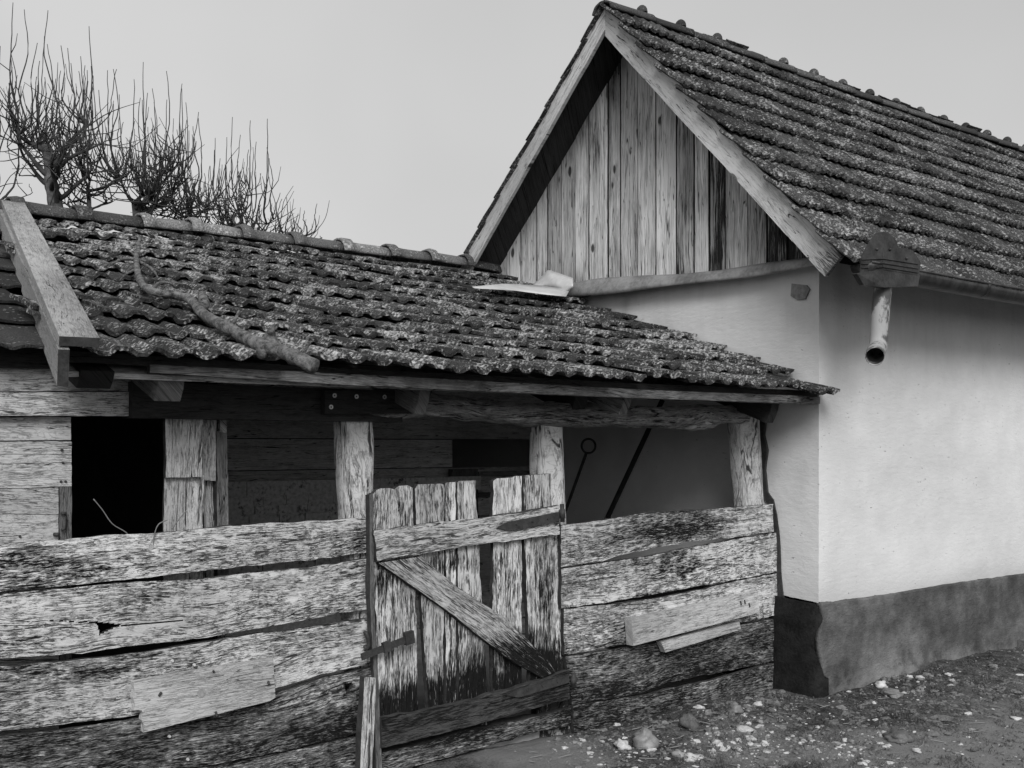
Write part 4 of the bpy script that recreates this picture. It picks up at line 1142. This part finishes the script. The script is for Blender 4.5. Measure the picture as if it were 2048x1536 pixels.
# ================================================================== bare trees behind the shed
def tree(name, D, foot, head, spread, tips, label, nrand, seed, rt=.09):
    rnd = random.Random(seed)
    base = PD(foot[0], foot[1], D); base.z = 0
    hp = PD(head[0], head[1], D)
    root = thing(name, base, label, 'tree', 'bare pollarded trees behind the shed')
    tp = [base, base.lerp(PD(foot[0], foot[1], D), .6), PD(foot[0], foot[1], D), PD((foot[0]+head[0])/2+rnd.uniform(-4, 4), (foot[1]+head[1])/2, D), hp]
    mb = MB(); P = smooth_path(tp, 6); tube(mb, P, [lerp(rt, rt*.42, i/(len(P)-1)) for i in range(len(P))], 10, .02, seed, fl=6)
    build('trunk', mb, M['treebark'], root, smooth=True)
    mb = MB(); starts = []
    pxm = D/FPX
    def sc_(v): return Vector(v)
    right = Vector((CT, -ST, 0)); fwd = Vector((ST, CT, 0)); up = Vector((0, 0, 1))
    # gnarled main limbs
    foot3 = PD(foot[0], foot[1], D)
    for i in range(10):
        t = rnd.uniform(.05, 1); p = foot3.lerp(hp, t); q = Vector(p)
        an = rnd.uniform(0, 2*math.pi); pts = [Vector(q)]; d = right*math.cos(an)+fwd*math.sin(an)*.6+up*rnd.uniform(-.15, .5)
        ln = spread*pxm*rnd.uniform(.5, 1.35)
        for k in range(5):
            d = (d+Vector((rnd.uniform(-.5, .5), rnd.uniform(-.5, .5), rnd.uniform(-.15, .5)))).normalized(); q = q+d*ln/5; pts.append(Vector(q))
            if k > 0: starts.append((Vector(q), Vector(d)))
        P = smooth_path(pts, 3); tube(mb, P, [lerp(rt*.30, rt*.09, i/(len(P)-1)) for i in range(len(P))], 6, .006, i, fl=14)
    def shoot(tip, s, r):
        # J curve: leaves the limb sideways, then straight up to the tip
        h = tip.z-s.z; lat = tip-s; lat.z = 0
        pts = [s, s+lat*.45+up*h*.12, s+lat*.82+up*h*.34, s+lat*.97+up*h*.64, tip]
        pts = [p+Vector((rnd.uniform(-1, 1), rnd.uniform(-1, 1), 0))*.045*(1 if 0 < i < 4 else 0) for i, p in enumerate(pts)]
        P = smooth_path(pts, 4); P = [p+Vector((rnd.uniform(-1, 1), rnd.uniform(-1, 1), rnd.uniform(-1, 1)))*.006 for p in P]
        tube(mb, P, [lerp(r, .0035, (i/(len(P)-1))**.8) for i in range(len(P))], 5)
        # little side twigs
        for k in range(rnd.randint(1, 3)):
            j = rnd.randint(3, len(P)-6); d = (right*rnd.uniform(-1, 1)+fwd*rnd.uniform(-.6, .6)+up*rnd.uniform(.6, 1.6)).normalized()
            l = rnd.uniform(.06, .3); tube(mb, [P[j], P[j]+d*l*.5, P[j]+d*l*.7+up*l*.4], [.005, .004, .0025], 4)
    for (x, y) in tips:
        tip = PD(x, y, D)+fwd*rnd.uniform(-.4, .4)
        c = sorted(starts, key=lambda s: (s[0]-(tip-up*(tip.z-hp.z)*.9)).length+rnd.uniform(0, .35))[0][0]
        shoot(tip, c, .013)
    for i in range(int(nrand*.75)):
        s, d = rnd.choice(starts)
        tx = proj(s)[0]+rnd.uniform(-1, 1)*spread*.45; ty = proj(s)[1]-abs(rnd.gauss(0, 1))*spread*.62-14
        tip = PD(tx, ty, D)+fwd*rnd.uniform(-.5, .5)
        shoot(tip, s, rnd.uniform(.005, .009))
    for i in range(int(nrand*1.5)):      # short crossing twigs that fill the head
        s, d = rnd.choice(starts); q = Vector(s); pts = [Vector(q)]; d = Vector((rnd.uniform(-1, 1), rnd.uniform(-1, 1), rnd.uniform(-.3, 1))).normalized()
        l = rnd.uniform(.12, .6)
        for k in range(3):
            d = (d+Vector((rnd.uniform(-.7, .7), rnd.uniform(-.7, .7), rnd.uniform(-.2, .7)))).normalized(); q = q+d*l/3*1.3; pts.append(Vector(q))
        tube(mb, smooth_path(pts, 3), [lerp(.0065, .0025, i_/9) for i_ in range(10)], 4)
    build('crown', mb, M['twig'], root, smooth=True)
z_ = 2.926
T = lambda L: [(x/z_, y/z_) for x, y in L]
tree('pollard_tree', 11.0, (112, 440), (92, 290), 120, T([(137, 65), (207, 112), (325, 103), (188, 228), (385, 253), (462, 355), (525, 430), (552, 188), (100, 340), (35, 430), (15, 280), (352, 265), (218, 345), (228, 215), (300, 370), (60, 515), (155, 450), (435, 390)]), 'tallest bare tree at the left, thick trunk with a dense twiggy head', 65, 3, .10)
tree('pollard_tree', 11.2, (182, 450), (176, 375), 75, T([(600, 545), (525, 640), (462, 520), (430, 500), (555, 450), (480, 430)]), 'thin leaning bare tree between the tallest one and the broad headed one', 20, 17, .045)
tree('pollard_tree', 10.8, (-90, 440), (-80, 340), 110, T([(5, 270), (15, 280), (25, 430), (-60, 200), (-160, 180), (45, 480)]), 'bare tree cut off by the left edge of the picture', 36, 19, .09)
tree('pollard_tree', 11.6, (275, 470), (268, 405), 115, T([(640, 425), (618, 465), (718, 395), (712, 450), (830, 355), (885, 512), (930, 540), (978, 415), (788, 545), (600, 545), (668, 645), (825, 580), (925, 600), (740, 670), (990, 640), (555, 450), (500, 615)]), 'second bare tree from the left, broad head of long upright shoots', 58, 5, .07)
tree('pollard_tree', 12.2, (378, 480), (382, 435), 85, T([(1097, 525), (1110, 565), (1180, 710), (1213, 708), (1050, 712), (1108, 620), (1005, 835), (1250, 950), (1190, 940), (1140, 870)]), 'slender bare tree in the middle of the row, shoots spreading like a fan', 38, 7, .045)
tree('pollard_tree', 12.6, (470, 490), (468, 450), 80, T([(1350, 670), (1295, 765), (1378, 760), (1497, 745), (1600, 740), (1462, 838), (1428, 843), (1556, 850), (1258, 880), (1595, 955), (1285, 830), (1500, 830), (1300, 935)]), 'low bare tree right of the fan shaped one, with curved tall shoots', 38, 9, .045)
tree('pollard_tree', 12.8, (545, 510), (548, 475), 35, T([(1637, 1125), (1687, 1165), (1580, 1105), (1510, 1180), (1622, 1140)]), 'small bare bush before the lone last one, a few short twigs over the ridge', 8, 13, .03)
tree('pollard_tree', 13.0, (603, 510), (604, 482), 26, T([(1848, 1185), (1705, 1235), (1755, 1255), (1810, 1265), (1880, 1390)]), 'smallest bare bush, standing alone at the right end of the row', 3, 15, .025)
# ================================================================== dry stalks on the fence, stones, gravel, grass, step
def stalk(pxs, Y, label):
    mb = MB(); P = smooth_path([PY(x, y, Y+.01*i) for i, (x, y) in enumerate(pxs)], 5); tube(mb, P, [.0022]*len(P), 6)
    tag(build('dry_stalk', mb, M['stalk'], smooth=True), label, 'stalk', 'dry stalks on the fence')
stalk([(187, 998), (205, 1020), (225, 1048), (256, 1069), (262, 1100)], F-.01, 'dry curved stalk against the dark doorway above the fence')
stalk([(335, 1040), (318, 1048), (310, 1065), (307, 1090), (315, 1112)], F-.03, 'dry bent stalk hanging over the top fence board')
stalk([(372, 1022), (355, 1042), (345, 1058)], F+.02, 'short dry stalk standing before the corner post')
def stone_mesh(mb, c, rx, ry, rz, seed, n=10, rough=.25, flat=0):
    rnd = random.Random(seed); az = rnd.random()*6.28; rings = []
    for j in range(n+1):
        ph = math.pi*j/n-math.pi/2; row = []
        for i in range(n+4):
            an = 2*math.pi*i/(n+4); d = Vector((math.cos(ph)*math.cos(an), math.cos(ph)*math.sin(an), math.sin(ph)))
            k = 1+rough*(mn.noise(d*1.3+Vector((seed, 0, 0)))+.5*mn.noise(d*3+Vector((seed, 2, 0))))
            p = Vector((d.x*rx*k, d.y*ry*k, d.z*rz*k)); p = Matrix.Rotation(az, 3, 'Z') @ p
            row.append(mb.vert(c+p, (0, 0), rnd.random()))
        rings.append(row)
    N = n+4
    for r0, r1 in zip(rings, rings[1:]):
        for i in range(N): mb.face(r0[i], r0[(i+1) % N], r1[(i+1) % N], r1[i])
stones = [  # px, py (foot), width px, height factor, dark?, label
    (1291, 1492, 52, .8, .5, 'large grey slab stone leaning against the foot of the short fence'),
    (1245, 1502, 30, .7, 0, 'rounded pale stone just left of the leaning slab'),
    (1378, 1466, 40, .9, 1, 'dark broken block at the foot of the short fence'),
    (1470, 1436, 34, .7, .5, 'grey angular stone near the house end of the fence'),
    (1357, 1514, 26, .7, .5, 'grey stone touching a flat white stone in front of the fence'),
    (1387, 1520, 36, .45, 0, 'flat white stone beside the grey one, in front of the fence'),
    (1515, 1420, 20, .5, 0, 'flat white stone closest to the house corner'),
    (1490, 1470, 32, .4, 0, 'long pale stone in the gravel before the dark block'),
    (1504, 1484, 24, .4, 0, 'pale stone just below the long pale one'),
    (1519, 1461, 18, .5, 0, 'small white half round stone right of the long pale one'),
    (1426, 1508, 17, .8, 0, 'white egg shaped pebble at the bottom left of the gravel'),
    (1763, 1380, 20, .8, 0, 'smooth oval stone lying against the foot of the plinth'),
    (1782, 1390, 46, .3, .5, 'flat grey stone slab at the foot of the plinth'),
    (1770, 1468, 24, .6, 0, 'pale stone beside the dark clod on the yard'),
    (1796, 1475, 62, .4, 1, 'dark flat clod lying on the yard earth'),
    (1690, 1480, 16, .6, 0, 'pale pebble on the left edge of the middle gravel patch'),
    (1832, 1498, 18, .5, 0, 'pale stone right of the middle gravel patch'),
    (1726, 1528, 18, .5, 0, 'pale stone near the bottom edge below the middle gravel'),
    (2031, 1436, 20, .3, 0, 'flat pale stone at the right edge of the yard')]
for i, (x, y, w, hf, dk, lab) in enumerate(stones):
    p = PZ(x, y-4); z = p.x*ST+p.y*CT; r = w/2*z/FPX
    p.z = gh(p.x, p.y)+r*hf*.45
    mb = MB(); stone_mesh(mb, p, r*1.1, r*.85, r*hf, i*3.7+1, 12, .6)
    m = M['stone'] if dk == 0 else (M['stonedark'] if dk == 1 else M['flash'])
    tag(build('stone', mb, m, smooth=True), lab, 'stone', 'stones on the yard earth')
rnd = random.Random(4)
def on_yard(x, y):
    p = PZ(x, y)
    if p.y > F-.04 or (p.x > X0-.1 and p.y > Y0-.06): return None
    return p
cl = [(1500, 1497, 50, 20, 190), (1700, 1490, 42, 20, 150), (1560, 1450, 60, 25, 70), (1440, 1470, 50, 30, 80), (1400, 1500, 120, 30, 110), (1250, 1512, 60, 20, 90), (1640, 1470, 200, 45, 170), (1850, 1470, 180, 50, 140), (1950, 1350, 90, 25, 60), (1800, 1380, 70, 14, 60), (1170, 1498, 40, 14, 40), (1520, 1422, 60, 16, 60), (1640, 1520, 150, 20, 90)]
gm = [MB(), MB(), MB()]
for cx, cy, sx, sy, n in cl:
    for i in range(n):
        p = on_yard(rnd.gauss(cx, sx), rnd.gauss(cy, sy))
        if p is None: continue
        k = rnd.choice((0, 0, 1, 1, 2)); w = min(20, max(2.5, rnd.lognormvariate(1.62, .62)))
        r = w/2*(p.x*ST+p.y*CT)/FPX
        p.z = gh(p.x, p.y)+r*.12; stone_mesh(gm[k], p, r*rnd.uniform(.9, 1.3), r*rnd.uniform(.55, 1), r*rnd.uniform(.3, .7), rnd.random()*99, 4 if w < 9 else 7, .55)
for k, m in enumerate(('stone', 'flash', 'stonedark')):
    tag(build('gravel', gm[k], M[m], smooth=False), kind='stuff')
# fine grit everywhere on the yard
mb = MB()
for i in range(2600):
    x = rnd.uniform(1080, 2110); y = 1300+250*rnd.random()**.8
    p = on_yard(x, y)
    if p is None or rnd.random() > .5+1.1*mn.noise(Vector((x*.009, y*.02, 9))): continue
    r = rnd.uniform(1.2, 3.2)/2*(p.x*ST+p.y*CT)/FPX*1.3
    p.z = gh(p.x, p.y)+r*.2; stone_mesh(mb, p, r*rnd.uniform(.9, 1.8), r, r*.6, rnd.random()*99, 3, .5)
tag(build('grit', mb, M['flash'], smooth=False), kind='stuff')
# clods of earth
mb = MB()
for i in range(4200):
    x = rnd.uniform(1100, 2110); y = rnd.uniform(1310, 1550) if rnd.random() < .7 else rnd.gauss(1400, 30)
    p = on_yard(x, y)
    if p is None: continue
    if rnd.random() > .55+.9*mn.noise(Vector((x*.012, y*.03, 4))): continue
    r = max(2, rnd.lognormvariate(1.75, .5))/2*(p.x*ST+p.y*CT)/FPX
    p.z = gh(p.x, p.y)+r*.05; stone_mesh(mb, p, r*rnd.uniform(.9, 1.6), r, r*rnd.uniform(.4, .8), rnd.random()*99, 5, .7)
tag(build('earth_clods', mb, M['ground'], smooth=False), kind='stuff')
mb = MB()
for i in range(620):
    x = rnd.uniform(1350, 2100); y = rnd.uniform(1330, 1545)
    p = on_yard(x, y)
    if p is None: continue
    d_ = mn.noise(Vector((x*.010, y*.03, 0)))
    if d_ < .0 and rnd.random() < .8: continue
    nb = rnd.randint(4, 16); big = rnd.uniform(.5, 1.5)
    for k in range(nb):
        an = rnd.uniform(0, 6.28); l = rnd.uniform(.02, .07)*big; q = Vector((p.x+rnd.gauss(0, .022), p.y+rnd.gauss(0, .022), 0)); q.z = gh(q.x, q.y)-.003
        d = Vector((math.cos(an), math.sin(an), 0)); sd_ = Vector((-d.y, d.x, 0))*.0018; tilt = rnd.uniform(.5, 1.3)
        m1 = q+d*l*.35*tilt+Vector((0, 0, l*.38)); m2 = q+d*l*tilt+Vector((0, 0, l*rnd.uniform(.05, .5)))
        a_ = mb.vert(q-sd_); b_ = mb.vert(q+sd_); c_ = mb.vert(m1+sd_*.8); d2 = mb.vert(m1-sd_*.8); e_ = mb.vert(m2)
        mb.face(a_, b_, c_, d2); mb.face(d2, c_, e_)
tag(build('grass', mb, M['grass']), kind='stuff')
# litter of twigs and straw
mb = MB()
for i in range(130):
    x = rnd.uniform(1050, 2060); y = rnd.uniform(1370, 1545); p = PZ(x, y)
    if p.y > F-.05 or (p.x > X0-.1 and p.y > Y0-.08): continue
    p.z = gh(p.x, p.y)+.006; an = rnd.uniform(0, 6.28); l = rnd.uniform(.02, .09); d = Vector((math.cos(an), math.sin(an), rnd.uniform(-.05, .2)))
    tube(mb, [p-d*l/2, p+Vector((rnd.uniform(-.01, .01), rnd.uniform(-.01, .01), 0)), p+d*l/2], [.0025, .003, .002], 4)
tag(build('litter', mb, M['stalk']), kind='stuff')
# dark doorstep at the right edge
p = PY(2030, 1290, Y0-.03)
mb = MB(); P = [Vector((p.x, Y0-.05, 0)), Vector((p.x+1.1, Y0-.05, 0)), Vector((p.x+1.1, Y0-.30, 0)), Vector((p.x+.06, Y0-.30, 0)), Vector((p.x, Y0-.24, 0))]
prism(mb, [q-Vector((0, 0, .05)) for q in P][::-1], Vector((0, 0, .13)))
o = build('doorstep', mb, M['stonedark'])
bv = o.modifiers.new('edge', 'BEVEL'); bv.width = .012; bv.segments = 2
tag(o, 'low dark stone step against the house plinth at the right edge', 'step')
# ================================================================== light and sky
w = bpy.data.worlds.new('World'); sc.world = w; w.use_nodes = True; nt = w.node_tree
bg = nt.nodes['Background']
sky = nt.nodes.new('ShaderNodeTexSky'); sky.sky_type = 'NISHITA'; sky.sun_disc = False
SUN = Vector((-.52, -.80, .70)).normalized()
el = math.asin(SUN.z); azm = math.atan2(SUN.x, SUN.y)
sky.sun_elevation = el; sky.sun_rotation = azm; sky.air_density = 1.0; sky.dust_density = 3.0; sky.ozone_density = 1.0
bw = nt.nodes.new('ShaderNodeRGBToBW'); nt.links.new(sky.outputs[0], bw.inputs[0])
# overcast: the cloud sheet evens out the clear-sky gradient
tc = nt.nodes.new('ShaderNodeTexCoord')
cn = nt.nodes.new('ShaderNodeTexNoise'); cn.inputs['Scale'].default_value = 1.3; cn.inputs['Detail'].default_value = 4; nt.links.new(tc.outputs['Generated'], cn.inputs['Vector'])
mr = nt.nodes.new('ShaderNodeMapRange'); mr.inputs['From Min'].default_value = .3; mr.inputs['From Max'].default_value = .7; mr.inputs['To Min'].default_value = 3.05; mr.inputs['To Max'].default_value = 4.3
nt.links.new(cn.outputs['Fac'], mr.inputs['Value'])
mx = nt.nodes.new('ShaderNodeMix'); mx.data_type = 'FLOAT'; mx.inputs[0].default_value = .85
nt.links.new(bw.outputs[0], mx.inputs[2]); nt.links.new(mr.outputs[0], mx.inputs[3])
nt.links.new(mx.outputs[0], bg.inputs['Color']); bg.inputs['Strength'].default_value = .1
sd = bpy.data.lights.new('sun', 'SUN'); so = bpy.data.objects.new('sun', sd); C.objects.link(so)
sd.energy = 1.5; sd.angle = math.radians(28)
so.rotation_euler = (-SUN).to_track_quat('-Z', 'Y').to_euler()
sc.view_settings.view_transform = 'Standard'; sc.view_settings.look = 'None'; sc.view_settings.exposure = .70; sc.view_settings.gamma = 1
